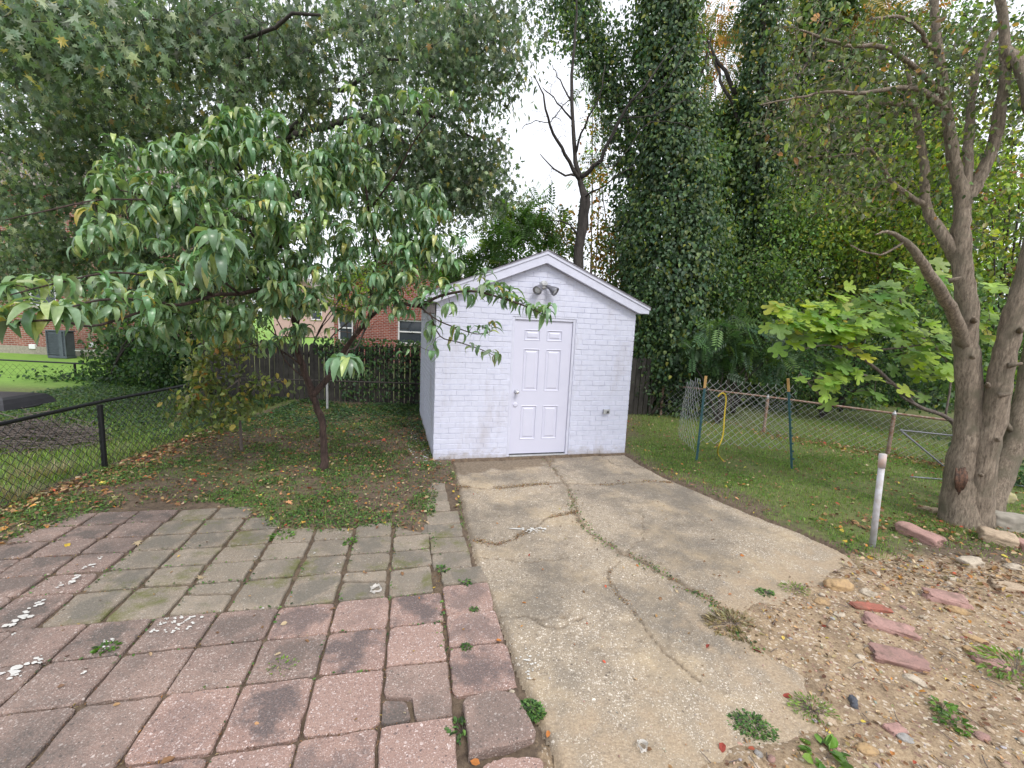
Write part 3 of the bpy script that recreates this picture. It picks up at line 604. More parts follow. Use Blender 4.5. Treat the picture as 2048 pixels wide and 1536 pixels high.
# roof
OV, RF = .17, .10; ex = W + OV
def rz(x_, off): return HA + off - abs(x_ - W / 2) * slope
mb = MB()
for s_ in (0, 1):
    xa, xb = (W / 2, ex + .016) if s_ else (-OV - .016, W / 2)
    mb.prism([(xa, rz(xa, .165)), (xb, rz(xb, .165)), (xb, rz(xb, .178)), (xa, rz(xa, .178))], -RF - .008, D + .12)
for s_ in (-1, 1):                                     # shingle courses
    nb = 14; Ls = (W / 2 + OV + .03)
    for i in range(nb):
        t0, t1 = i / nb * Ls, (i + 1.15) / nb * Ls; t1 = min(t1, Ls)
        y_ = -RF - .012
        while y_ < D + .1:
            wv = random.uniform(.2, .3); pts = [(W / 2 + s_ * t0, HA + .180 - t0 * slope), (W / 2 + s_ * t1, HA + .188 + random.uniform(0, .003) - t1 * slope)]
            a, b_ = pts; yy = min(y_ + wv - .006, D + .125)
            mb.add([(a[0], y_, a[1]), (b_[0], y_, b_[1]), (b_[0], yy, b_[1]), (a[0], yy, a[1])], [(0, 1, 2, 3) if s_ > 0 else (3, 2, 1, 0)]); y_ += wv
roof = mb.build('roof', M['shingle'], shed)
mb = MB()
for s_ in (-1, 1):                                     # rake boards: a wide lower board and a thin upper trim
    X = lambda d: W / 2 + s_ * d
    L = W / 2 + OV
    p1 = [(X(0), HA + .0), (X(W / 2), HT), (X(L), HT), (X(L), HT + .055), (X(0), HA + .118)]
    p2 = [(X(0), HA + .120), (X(L + .012), HT + .052), (X(L + .012), rz(X(L), .163)), (X(0), HA + .163)]
    mb.prism(p1 if s_ < 0 else p1[::-1], -RF + .012, -RF + .034); mb.prism(p2 if s_ < 0 else p2[::-1], -RF, -RF + .03)
mb.build('rake_board', M['paint_trim'], shed)
mb = MB()
for s_ in (-1, 1):
    X = lambda d: W / 2 + s_ * d
    p1 = [(X(0), HA + .002), (X(W / 2 - .002), HT + .002), (X(W / 2 - .002), HT + .03), (X(0), HA + .03)]
    mb.prism(p1 if s_ < 0 else p1[::-1], -RF + .036, RC)
xa = W + .004; mb.box((xa, -RF + .036, HT + .001), (W + OV, D + .08, HT + .02)); mb.box((W + OV + .001, -RF + .036, HT - .004), (W + OV + .014, D + .1, HT + .1))
mb.build('soffit', M['paint_trim'], shed)
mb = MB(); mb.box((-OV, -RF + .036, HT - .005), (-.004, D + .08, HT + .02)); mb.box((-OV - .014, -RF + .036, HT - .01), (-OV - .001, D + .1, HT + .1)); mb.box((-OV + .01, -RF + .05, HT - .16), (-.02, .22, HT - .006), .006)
mb.build('eave_box', M['shade_toned_soffit'], shed)
# door
mb = MB(); FW = .045
mb.box((DX - FW + .001, .012, 0), (DX - .003, .17, DH + FW - .001), .004); mb.box((DX + DW + .003, .012, 0), (DX + DW + FW - .001, .17, DH + FW - .001), .004); mb.box((DX - .003, .0125, DH + .003), (DX + DW + .003, .17, DH + FW - .001), .003)
fr = mb.build('door_frame', M['paint_trim'], shed)
MB().box((DX - .002, .0, .0), (DX + DW + .002, .16, .028), .004).build('threshold', M['metal'], shed)
mb = MB(); z0_, z1_ = .05, DH - .0
px_ = [(.155, .405), (.505, .755)]; pz_ = [(.245, .835), (1.02, 1.565), (1.70, 1.885)]
pz_ = [(.30, .88), (1.10, 1.76), (1.88, 1.985)]
pz_ = [(.27, .80), (1.02, 1.66), (1.78, 1.945)]
xc = [0, .155, .405, .505, .755, DW]; zc = [z0_, .27, .80, 1.02, 1.66, 1.78, 1.945, z1_]
yf_ = .035
for i in range(5):
    for j in range(7):
        if i in (1, 3) and j in (1, 3, 5):
            a0, a1, b0, b1 = DX + xc[i], DX + xc[i + 1], zc[j], zc[j + 1]
            rings = [(0, yf_), (.008, yf_ - .006), (.02, yf_ + .008), (.034, yf_ + .008), (.055, yf_ - .001)]
            V = []
            for e, y_ in rings: V += [(a0 + e, y_, b0 + e), (a1 - e, y_, b0 + e), (a1 - e, y_, b1 - e), (a0 + e, y_, b1 - e)]
            Fc = [(4 * k + m_, 4 * k + (m_ + 1) % 4, 4 * k + 4 + (m_ + 1) % 4, 4 * k + 4 + m_) for k in range(4) for m_ in range(4)] + [(16, 17, 18, 19)]
            mb.add(V, Fc)
        else:
            a0, a1, b0, b1 = DX + xc[i], DX + xc[i + 1], zc[j], zc[j + 1]; mb.add([(a0, yf_, b0), (a1, yf_, b0), (a1, yf_, b1), (a0, yf_, b1)], [(0, 1, 2, 3)])
mb.add([(DX, yf_, z0_), (DX + DW, yf_, z0_), (DX + DW, yf_ + .045, z0_), (DX, yf_ + .045, z0_), (DX, yf_, z1_), (DX + DW, yf_, z1_), (DX + DW, yf_ + .045, z1_), (DX, yf_ + .045, z1_)], [(0, 3, 2, 1), (4, 5, 6, 7), (1, 2, 6, 5), (2, 3, 7, 6), (3, 0, 4, 7)])
door = mb.build('door', M['paint_door'], shed)
kx, kz = DX + .07, 1.01
def rotm(axis, a, loc): q = Matrix.Rotation(a, 4, axis); q.translation = loc; return q
MB().lathe([(.036, 0), (.036, .006), (.014, .012), (.013, .04), (.024, .05), (.03, .062), (.027, .078), (.012, .086)], rotm('X', math.pi / 2, (kx, yf_ - .001, kz)), 20).build('doorknob', M['chrome'], door, True)
MB().lathe([(.038, 0), (.037, .004), (.02, .006)], rotm('X', math.pi / 2, (kx - .005, yf_ - .0008, kz - .2)), 20).build('lock_cover', M['paint_door'], door, True)
for hz in (.35, 1.07, 1.80):
    hb = MB(); hb.lathe([(.008, 0), (.008, .1)], Matrix.Translation((DX + DW + .004, yf_ - .008, hz - .05)), 8); hb.build('hinge', M['paint_trim'], door)
# twin flood light under the gable
fl = MB(); ZL = 2.60; XL = W / 2 - .01
fl.lathe([(.062, 0), (.062, .02), (.05, .032), (.02, .036)], rotm('X', math.pi / 2, (XL, .0, ZL)), 18); fl.box((XL - .05, -.055, ZL - .012), (XL + .05, -.03, ZL + .03), .006)
flb = fl.build('floodlight', M['metal'], shed)
for s_ in (-1, 1):
    d = Vector((s_ * .62, -.62, -.55)).normalized(); base = Vector((XL + s_ * .045, -.05, ZL - .015)); q = d.to_track_quat('Z', 'Y').to_matrix().to_4x4(); q.translation = base
    MB().lathe([(.012, -.02), (.022, 0), (.03, .03), (.034, .06), (.058, .11), (.068, .155), (.068, .165), (.06, .165), (.05, .12)], q, 18).build('lamp_shade', M['lamp_metal'], flb, True)
    MB().lathe([(.0555, .142), (.05, .15), (.03, .155), (.01, .157)], q, 18).build('lens', M['lens'], flb, True)
ob = MB(); OX = W - .40; OZ = .70
ob.box((OX - .055, -.045, OZ - .028), (OX + .055, .0, OZ + .03), .008); ob.box((OX - .06, -.05, OZ - .03), (OX - .02, -.046, OZ + .035), .0)
ob.box((OX - .05, -.0465, OZ + .03), (OX + .05, 0, OZ + .04), .002)
o1 = ob.build('outlet_box', M['metal'], shed); MB().lathe([(.016, 0), (.016, .012), (.008, .014)], rotm('X', math.pi / 2, (OX + .012, -.046, OZ + .004)), 12).build('knockout', M['black_plastic'], o1)
# ------------------------------------------------------------------ houses
def wall_rect(mb, xa, xb, za, zb, holes, y, th=.25):
    xs_ = sorted({xa, xb, *[h[0] for h in holes], *[h[1] for h in holes]}); zs_ = sorted({za, zb, *[h[2] for h in holes], *[h[3] for h in holes]})
    for i in range(len(xs_) - 1):
        for j in range(len(zs_) - 1):
            cx, cz = (xs_[i] + xs_[i + 1]) / 2, (zs_[j] + zs_[j + 1]) / 2
            if any(h[0] < cx < h[1] and h[2] < cz < h[3] for h in holes): continue
            mb.add([(xs_[i], y, zs_[j]), (xs_[i + 1], y, zs_[j]), (xs_[i + 1], y, zs_[j + 1]), (xs_[i], y, zs_[j + 1])], [(0, 1, 2, 3)])
    for h in holes:
        a, b_, c_, d_ = h; mb.add([(a, y, c_), (b_, y, c_), (b_, y, d_), (a, y, d_), (a, y + th, c_), (b_, y + th, c_), (b_, y + th, d_), (a, y + th, d_)], [(0, 4, 5, 1), (1, 5, 6, 2), (2, 6, 7, 3), (3, 7, 4, 0)])
def window(par, h, y, cross=True, sill=True):
    a, b_, c_, d_ = h; f = .07; mb = MB()
    mb.box((a, y + .04, c_), (a + f, y + .12, d_)); mb.box((b_ - f, y + .04, c_), (b_, y + .12, d_)); mb.box((a + f, y + .042, c_), (b_ - f, y + .118, c_ + f)); mb.box((a + f, y + .042, d_ - f), (b_ - f, y + .118, d_))
    if cross: mb.box((a + f, y + .05, (c_ + d_) / 2 - .03), (b_ - f, y + .11, (c_ + d_) / 2 + .03))
    wn = mb.build('window', M['white_trim'], par); MB().box((a + f, y + .085, c_ + f), (b_ - f, y + .095, d_ - f)).build('pane', M['glass'], wn)
    if sill: MB().box((a - .05, y - .06, c_ - .08), (b_ + .05, y + .039, c_ - .003)).build('sill', M['concrete_block'], wn)
def house(name, loc, rz_, wd, dp, hh, mat, holes, label, roofh=2.0, roofm='roof_brown', gable=False, found=0):
    h = empty(name, loc, rz_, label, 'house'); mb = MB(); wall_rect(mb, 0, wd, 0, hh, holes, 0); mb.box((0, .26, 0), (wd, dp, hh)); mb.add([(0, 0, 0), (0, .26, 0), (0, .26, hh), (0, 0, hh), (wd, 0, 0), (wd, .26, 0), (wd, .26, hh), (wd, 0, hh)], [(0, 3, 2, 1), (4, 5, 6, 7)])
    if gable: mb.prism([(0, hh), (wd, hh), (wd / 2, hh + roofh)], 0.0, dp)
    mb.build('wall', mat, h); mb = MB(); o_ = .35; t = .15
    if gable:
        sl__ = roofh / (wd / 2)
        for s_ in (-1, 1):
            X = lambda d: wd / 2 + s_ * d
            p = [(X(0), hh + roofh + .02), (X(wd / 2 + o_), hh + .02 - o_ * sl__), (X(wd / 2 + o_), hh + .02 + t - o_ * sl__), (X(0), hh + roofh + .02 + t)]
            mb.prism(p if s_ < 0 else p[::-1], -o_, dp + o_)
    else: mb.prism([(-o_, hh + .01), (dp / 2, hh + roofh), (dp + o_, hh + .01), (dp + o_, hh - .1), (-o_, hh - .1)], -o_, wd + o_, 'x')
    mb.build('roof', M[roofm], h)
    for q in holes: window(h, q, 0)
    if found: MB().box((-.03, -.06, -.3), (wd + .03, -.002, found)).build('foundation', M['concrete_block'], h)
    return h
yA = 16.8
def hx(px, py, Y): p = at(px, py, Y); return p[0], p[2]
hA0 = -27.
hA = house('brick_house', (hA0, yA, 0), 0, hx(355, 690, yA)[0] - hA0, 4.2, 6.2, M['house_brick'],
      [(hx(62, 600, yA)[0] - hA0 - .1, hx(112, 600, yA)[0] - hA0, 1.85, 3.1), (hx(72, 510, yA)[0] - hA0, hx(130, 510, yA)[0] - hA0, 3.75, 4.9), (hx(232, 510, yA)[0] - hA0, hx(262, 510, yA)[0] - hA0, 3.7, 4.8), (2, 3.2, 1.5, 2.9)],
      'two storey brown brick house with white windows behind the left trees', found=.32)
for px, py in ((69, 693), (187, 690)):
    a, z_ = hx(px, py, yA); MB().box((a - hA0 - .12, -.1, z_ - .09), (a - hA0 + .12, -.004, z_ + .09), .01).build('wall_vent', M['white_trim'], hA)
yB = 20.0; hb0 = hx(668, 640, yB)[0]
house('brick_house', (hb0, yB, 0), 0, 6.6, 8, 3.45, M['house_brick_red'], [(hx(676, 670, yB)[0] - hb0, hx(706, 670, yB)[0] - hb0, .9, 2.1), (hx(795, 680, yB)[0] - hb0, hx(842, 680, yB)[0] - hb0 + .1, .9, 2.0), (5.0, 6.0, .9, 2.0)], 'low red brick house with gabled roof behind the picket fence beside the shed', 1.5, gable=True)
yC = 40.; hc0 = hx(548, 660, yC)[0]
house('pink_house', (hc0, yC, 0), 0, 5, 7, 3.6, M['siding_pink'], [(.9, 1.9, 1.6, 3.0), (3.4, 4.4, 1.6, 3.0)], 'distant small pink and white house seen over the picket fence', 1.6, gable=True)
# air conditioner against house A
a, _ = hx(137, 700, 16.2); ac = empty('air_conditioner', (a, 16.2, 0), 0, 'square grey louvred air conditioner standing against the brown brick house', 'air conditioner')
mb = MB(); s_ = .33; mb.box((-s_, -.4, .12), (s_, -.05, .98), .02); mb.build('casing', M['grey_unit'], ac)
mb = MB()
for k in range(13): mb.box((-s_ - .012, -.425, .17 + k * .06), (s_ + .012, -.402, .195 + k * .06))
for x_ in (-s_ - .02, s_ - .02, .1): mb.box((x_, -.432, .1), (x_ + (.04 if x_ != .1 else .14), -.4, 1.0))
mb.box((-s_ - .03, -.43, .985), (s_ + .03, -.03, 1.03), .01); mb.box((-s_ - .02, -.43, .02), (s_ + .02, -.05, .115), .01)
mb.build('louvre', M['grey_unit'], ac)
MB().tube([(s_ + .01, -.1, .3), (s_ + .25, .35, .25), (s_ + .45, .45, .45), (s_ + .5, .55, .75)], .02, 6).build('pipe', M['white_trim'], ac)
# ------------------------------------------------------------------ fences
def chain(mb, A, B, h, cell=.055, wr=.0016, z0=.03, jit=0, h2=None, twist=True):
    A, B = np.array(A, float), np.array(B, float); L = np.linalg.norm(B - A); d = (B - A) / L; nrm = np.array([-d[1], d[0]]); n_ = int(L / cell); V = []; Fc = []
    for i in range(n_):
        hh = h + ((h2 or h) - h) * i / n_; nz = int(hh / (cell / 1)) ; s0 = i * cell; P = []
        for j in range(nz + 1):
            s_ = s0 + (cell * 1.01 if (j + i) % 2 else 0); o_ = .004 * (1 if (j + i) % 2 else -1); zz = z0 + j * cell
            if zz > hh + .02: break
            bow = jit * math.sin(s_ * 2.1) * math.sin(zz * 2.2 + s_)
            p = A + d * s_ + nrm * (o_ + bow); P.append((p[0], p[1], zz + gzc(p)))
        if twist: p = P[-1]; P.append((p[0] + d[0] * .01, p[1] + d[1] * .01, p[2] + .035))
        b0 = sum(len(v_) for v_ in V)
        P = np.array(P); k = len(P); off = [np.array([nrm[0] * wr, nrm[1] * wr, 0]), np.array([-nrm[0] * wr * .5 + d[0] * wr, -nrm[1] * wr * .5 + d[1] * wr, 0]), np.array([-nrm[0] * wr * .5 - d[0] * wr, -nrm[1] * wr * .5 - d[1] * wr, 0])]
        V.append(np.concatenate([P + o for o in off]))
        for j in range(k - 1):
            for e in range(3): f_ = (e + 1) % 3; Fc.append((b0 + e * k + j, b0 + e * k + j + 1, b0 + f_ * k + j + 1, b0 + f_ * k + j))
    mb.add(np.concatenate(V), Fc)
def gzc(p): return 0.0
def rod(A, B, r_, k=10): return MB().tube([A, B], r_, k)
# black chain link fence at left
bf = empty('chain_link_fence', (-5.0, 5.19, 0), 0, 'black coated chain link fence with round top rail along the left side of the yard', 'fence')
F0, F1, F2 = (-4.62, 2.2), (-5.0, 5.19), (-5.08, 8.0); rel = lambda p, z_: (p[0] + 5.0, p[1] - 5.19, z_)
for a, b_ in ((F0, F1), (F1, F2)): rod(rel(a, .84), rel(b_, .84), .021).build('rail', M['black_metal'], bf)
for p in (F0, F1, F2):
    q = MB().tube([rel(p, -.05), rel(p, .80)], .03, 12); q.tube([rel(p, .80), rel(p, .805)], .036, 12); q.build('post', M['black_metal'], bf)
cm = MB()
for a, b_ in ((F0, F1), (F1, F2)): chain(cm, rel(a, 0)[:2], rel(b_, 0)[:2], .80, .05, .0034, .02, twist=False)
cm.build('mesh', M['black_metal'], bf)
# picket fence behind
pf = empty('picket_fence', (-3, 10.15, 0), 0, 'tall dark weathered wooden picket fence across the back of the yard', 'fence')
mb = MB(); x_ = -4.3
while x_ < 6.2:
    wv = .098 + random.uniform(-.004, .004); hh = 1.40 + random.uniform(-.015, .015) + (.03 * math.sin(x_)); yj = .06 * (x_) * .2 + random.uniform(-.004, .004)
    mb.prism([(x_, .02), (x_ + wv, .02), (x_ + wv, hh - .05), (x_ + wv * .5, hh), (x_, hh - .05)], yj - .01, yj + .01); x_ += wv + random.choice([.012, .018, .028])
mb.build('board', M['fence_wood'], pf)
for zr in (.35, 1.1):
    MB().tube([(-4.3, .06 * -4.3 * .2 + .04, zr), (6.2, .06 * 6.2 * .2 + .04, zr)], .03, 4).build('rail', M['fence_wood'], pf)
for k in range(5):
    xx = -4.1 + k * 2.4; MB().box((xx - .045, xx * .012 + .07, 0), (xx + .045, xx * .012 + .16, 1.35)).build('post', M['fence_wood'], pf)
wf = empty('wire_fence', (-3.94, 9.19, 0), 0, 'old wire fence with thin grey post standing in front of the picket fence', 'fence')
rod((-2.6, -.05, .60), (2.1, .35, .62), .016).build('rail', M['dead_bark'], wf)
rod((0, 0, -.05), (0, 0, .75), .024).build('post', M['metal'], wf); rod((-2.6, -.05, -.05), (-2.6, -.05, .62), .02).build('post', M['dead_bark'], wf)
# neighbour fence far left
nf = empty('chain_link_fence', (-11, 11.6, 0), 0, 'far chain link fence overgrown with vines along the neighbouring bright lawn', 'fence')
def nfp(px): p = at(px, 737, 11.6); return p[0] + 11
rod((nfp(-120), 0, .33 + .1), (nfp(330), 0, .33 + .1), .022).build('rail', M['black_metal'], nf)
for px in (-100, 150, 300): rod((nfp(px), 0, -.7), (nfp(px), 0, .43), .028).build('post', M['black_metal'], nf)
cm = MB(); chain(cm, (nfp(-120), .01), (nfp(330), .01), .42, .09, .003, -.02, twist=False); cm.build('mesh', M['black_metal'], nf)
# rusty fence on the right
rf = empty('chain_link_fence', (5.33, 8.98, 0), 0, 'low rusty chain link fence with brown pipe posts behind the right hand lawn', 'fence')
rr_ = lambda p, z_: (p[0] - 5.33, p[1] - 8.98, z_)
Q = [(3.6, 10.3), (5.33, 8.98), (6.78, 7.61), (8.2, 6.4), (9.6, 5.2)]
for a, b_ in zip(Q[:-1], Q[1:]): rod(rr_(a, .76), rr_(b_, .76), .02).build('rail', M['rust'], rf)
for p in Q:
    pm = rod(rr_(p, -.05), rr_(p, .74), .03).build('post', M['rust'], rf); MB().lathe([(.034, 0), (.036, .03), (.02, .05), (.012, .08)], Matrix.Translation(rr_(p, .73)), 10).build('cap', M['metal'], pm)
cm = MB()
for a, b_ in zip(Q[:-1], Q[1:]): chain(cm, rr_(a, 0)[:2], rr_(b_, 0)[:2], .72, .06, .0028, .02, twist=False)
cm.build('mesh', M['metal'], rf)
# loose galvanised panel hung between two green stakes
gpn = empty('loose_fence', (2.99, 6.7, 0), 0, 'loose galvanised chain link panel strung between the two green metal stakes', 'wire mesh')
A_, B_ = np.array([2.99 + .03, 6.78]), np.array([4.32, 6.50]); Bk = np.array([3.15, 7.9])
o_ = np.array([2.99, 6.7]); cm = MB(); chain(cm, A_ - o_, B_ - o_, 1.30, .058, .0036, .28, jit=.03, h2=1.30); chain(cm, A_ + [-.05, .02] - o_, Bk - o_, 1.28, .075, .0024, .12, jit=.05, h2=1.1); cm.build('mesh', M['metal'], gpn)
for (px, py, tx, ty, lab) in ((1393, 922, 1412, 752, 'leaning green metal stake with pale wooden tip at the left of the wire panel'), (1586, 940, 1576, 757, 'green metal stake with pale wooden tip at the right of the wire panel')):
    p = g(px, py); q_ = at(tx, ty, p[1] - .02) ; st = empty('stake', (p[0], p[1], 0), 0, lab, 'stake', 'green stakes holding the wire panel')
    top = np.array([q_[0] - p[0], q_[1] - p[1], q_[2]]); t_ = .86
    mb = MB().tube([(0, 0, -.1), tuple(top * t_)], .019, 4)
    for k in range(9): zc_ = top * t_ * (.15 + .1 * k); mb.box((zc_[0] - .012, zc_[1] - .03, zc_[2] - .012), (zc_[0] + .012, zc_[1] - .012, zc_[2] + .012))
    mb.build('shaft', M['green_post'], st); MB().tube([tuple(top * (t_ + .002)), tuple(top)], .021, 4).build('tip', M['bare_wood'], st)
rp = subdiv([at(*p) for p in [(1436, 793, 6.55), (1445, 786, 6.52), (1452, 796, 6.55), (1449, 830, 6.55), (1446, 870, 6.5), (1437, 895, 6.5)]] + [np.array([*g(1436, 912), .03]), np.array([*g(1447, 925), .02])], 5)
p0 = rp[0].copy(); tag(MB().tube(rp - [p0[0], p0[1], 0], .011, 6).build('rope', M['rope'], loc=None), 'yellow rope hooked on the wire panel and hanging to the grass', 'rope').location = (p0[0], p0[1], 0)
pb = g(1745, 1095); pt = at(1766, 908, pb[1] - .03); pp = empty('pipe_post', (pb[0], pb[1], 0), 0, 'bare grey white metal pipe leaning upright in the grass beside the path', 'post')
tv = np.array([pt[0] - pb[0], pt[1] - pb[1], pt[2]]); MB().tube([(0, 0, -.1), tuple(tv * .86)], .0265, 14).build('pipe', M['pipe'], pp, True); MB().tube([tuple(tv * .862), tuple(tv)], [.031, .031], 14).build('cap', simple('cap_rust', (.5, .36, .3), .7, c2=(.42, .4, .4)), pp, True)
# ------------------------------------------------------------------ trees
def tree(name, px, py, label, cat='tree', group=None, loc=None):
    if loc is None: p = g(px, py); loc = (p[0], p[1], 0)
    return empty(name, loc, 0, label, cat, group)
def done(mb, name, mat, root, smooth=True):
    o = mb.build(name, mat, root, smooth); o.matrix_parent_inverse = Matrix.Translation(-Vector(root.location)); return o
def crown(parts, mat, root, name='crown', smooth=False):
    o = leaves(name, parts, mat, root, smooth=smooth); o.matrix_parent_inverse = Matrix.Translation(-Vector(root.location)); return o
# ---- peach tree
pt_ = tree('peach_tree', 650, 940, 'spreading peach tree with long drooping glossy leaves on the left before the shed')
mb = MB(); N = []
N.append(limb(mb, [(649, 944, 5.5), (648, 900, 5.49), (642, 840, 5.45), (625, 787, 5.35), (608, 740, 5.25), (594, 700, 5.15), (592, 655, 5.05), (578, 615, 4.9)], 0, 0, 10, 5, .006, .35, [.062, .046, .042, .04, .037, .033, .03, .026]))
N.append(limb(mb, [(580, 620, 4.92), (560, 592, 4.7), (520, 580, 4.5), (480, 588, 4.3), (430, 590, 4.0), (360, 610, 3.6), (290, 600, 3.1), (200, 600, 2.6), (110, 625, 2.15)], .028, .004, 7))
N.append(limb(mb, [(625, 790, 5.35), (642, 772, 5.38), (668, 740, 5.4), (690, 700, 5.35), (715, 665, 5.25), (738, 635, 5.15), (744, 580, 5.1), (750, 500, 5.), (738, 420, 4.9), (725, 330, 4.8), (705, 250, 4.7)], .04, .008, 8, 4, .004, .3))
N.append(limb(mb, [(735, 640, 5.15), (780, 605, 4.9), (835, 612, 4.6), (880, 592, 4.4), (940, 582, 4.05), (1000, 595, 3.8), (1050, 612, 3.6), (1085, 628, 3.5)], .022, .004, 6))
N.append(limb(mb, [(838, 612, 4.6), (875, 640, 4.4), (920, 658, 4.2), (955, 668, 4.05), (985, 662, 4.0)], .009, .003, 5))
N.append(limb(mb, [(860, 625, 4.5), (880, 672, 4.4), (920, 685, 4.25), (965, 700, 4.1), (990, 712, 4.05)], .008, .003, 5))
N.append(limb(mb, [(592, 655, 5.05), (600, 600, 4.95), (575, 540, 4.8), (555, 470, 4.7), (540, 400, 4.55), (530, 330, 4.4)], .026, .006, 7))
N.append(limb(mb, [(555, 592, 4.68), (500, 545, 4.5), (440, 490, 4.2), (380, 440, 4.0), (310, 400, 3.8), (240, 380, 3.7)], .02, .005, 6))
N.append(limb(mb, [(582, 560, 4.82), (510, 480, 4.7), (470, 380, 4.6), (430, 310, 4.4)], .016, .005, 6))
N.append(limb(mb, [(480, 588, 4.3), (420, 540, 3.6), (400, 490, 3.0), (425, 462, 2.3)], .012, .004, 6))
N.append(limb(mb, [(430, 590, 4.0), (330, 560, 3.4), (230, 545, 3.0), (120, 565, 2.5), (20, 590, 2.2)], .012, .003, 6))
N.append(limb(mb, [(330, 605, 3.4), (200, 650, 2.6), (110, 640, 1.95), (0, 650, 1.9)], .01, .003, 6))
N.append(limb(mb, [(310, 400, 3.8), (200, 400, 3.2), (100, 420, 2.9), (10, 440, 2.7)], .008, .003, 6))
N.append(limb(mb, [(738, 420, 4.9), (790, 350, 4.4), (830, 280, 4.1), (870, 230, 3.9)], .012, .004, 6))
N.append(limb(mb, [(608, 735, 5.25), (560, 700, 5.1), (520, 690, 5.0), (470, 700, 4.8)], .012, .004, 6))
N.append(limb(mb, [(616, 760, 5.3), (570, 720, 5.2), (540, 640, 5.0), (500, 640, 4.9)], .01, .004, 6))
N.append(limb(mb, [(738, 635, 5.15), (715, 690, 4.0), (697, 700, 3.2), (690, 728, 2.75)], .008, .003, 6))
exact = [(120, 622, 1.95, 24, .15), (10, 632, 1.9, 14, .15), (430, 472, 2.15, 18, .15), (445, 505, 2.2, 18, .15), (415, 535, 2.3, 14, .14), (690, 722, 2.6, 26, .16), (20, 575, 2.3, 8, .14), (85, 560, 2.45, 9, .13), (130, 570, 2.6, 9, .13), (165, 575, 2.7, 7, .13), (35, 560, 2.6, 5, .13),
         (215, 435, 3.0, 10, .13), (195, 410, 3.2, 8, .13), (250, 285, 3.9, 9, .13), (225, 290, 3.8, 8, .13), (440, 300, 4.3, 8, .13), (530, 270, 4.2, 9, .13), (460, 230, 4.4, 8, .13), (700, 180, 4.4, 10, .13), (705, 220, 4.4, 8, .13), (760, 200, 4.1, 9, .14), (815, 190, 4.0, 10, .15), (870, 185, 4.0, 9, .14), (905, 195, 4.1, 6, .13), (770, 250, 4.1, 9, .13), (835, 215, 4.0, 10, .14), (725, 270, 4.2, 9, .13), (790, 270, 4.2, 8, .13),
         (905, 575, 4.3, 9, .12), (935, 590, 4.1, 10, .12), (968, 550, 4.1, 9, .12), (975, 585, 4.0, 12, .12), (1000, 570, 3.9, 8, .12), (1020, 580, 3.8, 9, .12), (1015, 600, 3.8, 10, .12), (1048, 608, 3.65, 7, .12), (1068, 615, 3.55, 8, .12), (1095, 618, 3.5, 11, .12), (880, 565, 4.4, 8, .12), (860, 590, 4.5, 8, .12), (845, 600, 4.5, 8, .12), (900, 610, 4.3, 7, .12),
         (983, 650, 4.0, 7, .10), (968, 655, 4.05, 5, .10), (945, 655, 4.1, 2, .10), (912, 660, 4.2, 6, .11), (920, 668, 4.2, 5, .11), (865, 655, 4.45, 8, .12), (855, 668, 4.45, 6, .12), (995, 712, 4.05, 8, .10), (967, 710, 4.1, 3, .10), (945, 695, 4.15, 3, .1), (895, 690, 4.3, 2, .09), (862, 702, 4.4, 7, .11), (805, 705, 4.4, 4, .1), (620, 590, 4.3, 14, .13), (640, 600, 4.4, 8, .13), (780, 590, 4.5, 14, .13), (770, 610, 4.5, 8, .12), (660, 660, 4.3, 4, .12), (530, 620, 4.3, 3, .13), (300, 590, 3.2, 4, .13), (215, 560, 2.9, 3, .12), (260, 600, 3.0, 3, .13), (575, 660, 4.0, 3, .12)]
rb = blobs([(480, 390, 4.4, 210, 130, .8, 85), (640, 400, 4.7, 160, 130, .6, 60), (560, 540, 4.6, 130, 80, .5, 55), (300, 370, 3.9, 130, 85, .5, 30), (800, 440, 4.7, 110, 90, .4, 46), (760, 540, 4.7, 110, 60, .4, 40), (690, 300, 4.7, 70, 90, .4, 30), (330, 560, 3.6, 110, 55, .4, 24), (500, 660, 4.9, 120, 60, .3, 18), (880, 500, 4.7, 70, 40, .3, 16), (200, 610, 3.0, 120, 50, .4, 10), (420, 300, 4.3, 120, 40, .3, 22), (500, 240, 4.4, 90, 40, .3, 16), (420, 470, 4.2, 200, 100, .5, 40), (250, 470, 3.6, 120, 70, .4, 14), (600, 560, 4.5, 150, 70, .4, 26), (740, 620, 4.6, 90, 50, .3, 16), (420, 640, 4.2, 130, 50, .3, 18), (330, 640, 4.0, 120, 50, .3, 14), (210, 630, 3.1, 90, 40, .3, 8)])
ex = np.array([at(*e[:3]) for e in exact]); tg = np.concatenate([ex, rb]); cntl = [e[3] for e in exact] + list(R.integers(8, 15, len(rb))); szl = [e[4] * (1.55 if e[0] > 780 and e[1] > 500 else 1.25) for e in exact] + list(.178 + .022 * R.normal(size=len(rb)).clip(-1.5, 1.5))
dirs = grow(mb, N, tg, .0022, 5, .12, .05, 4, .012)
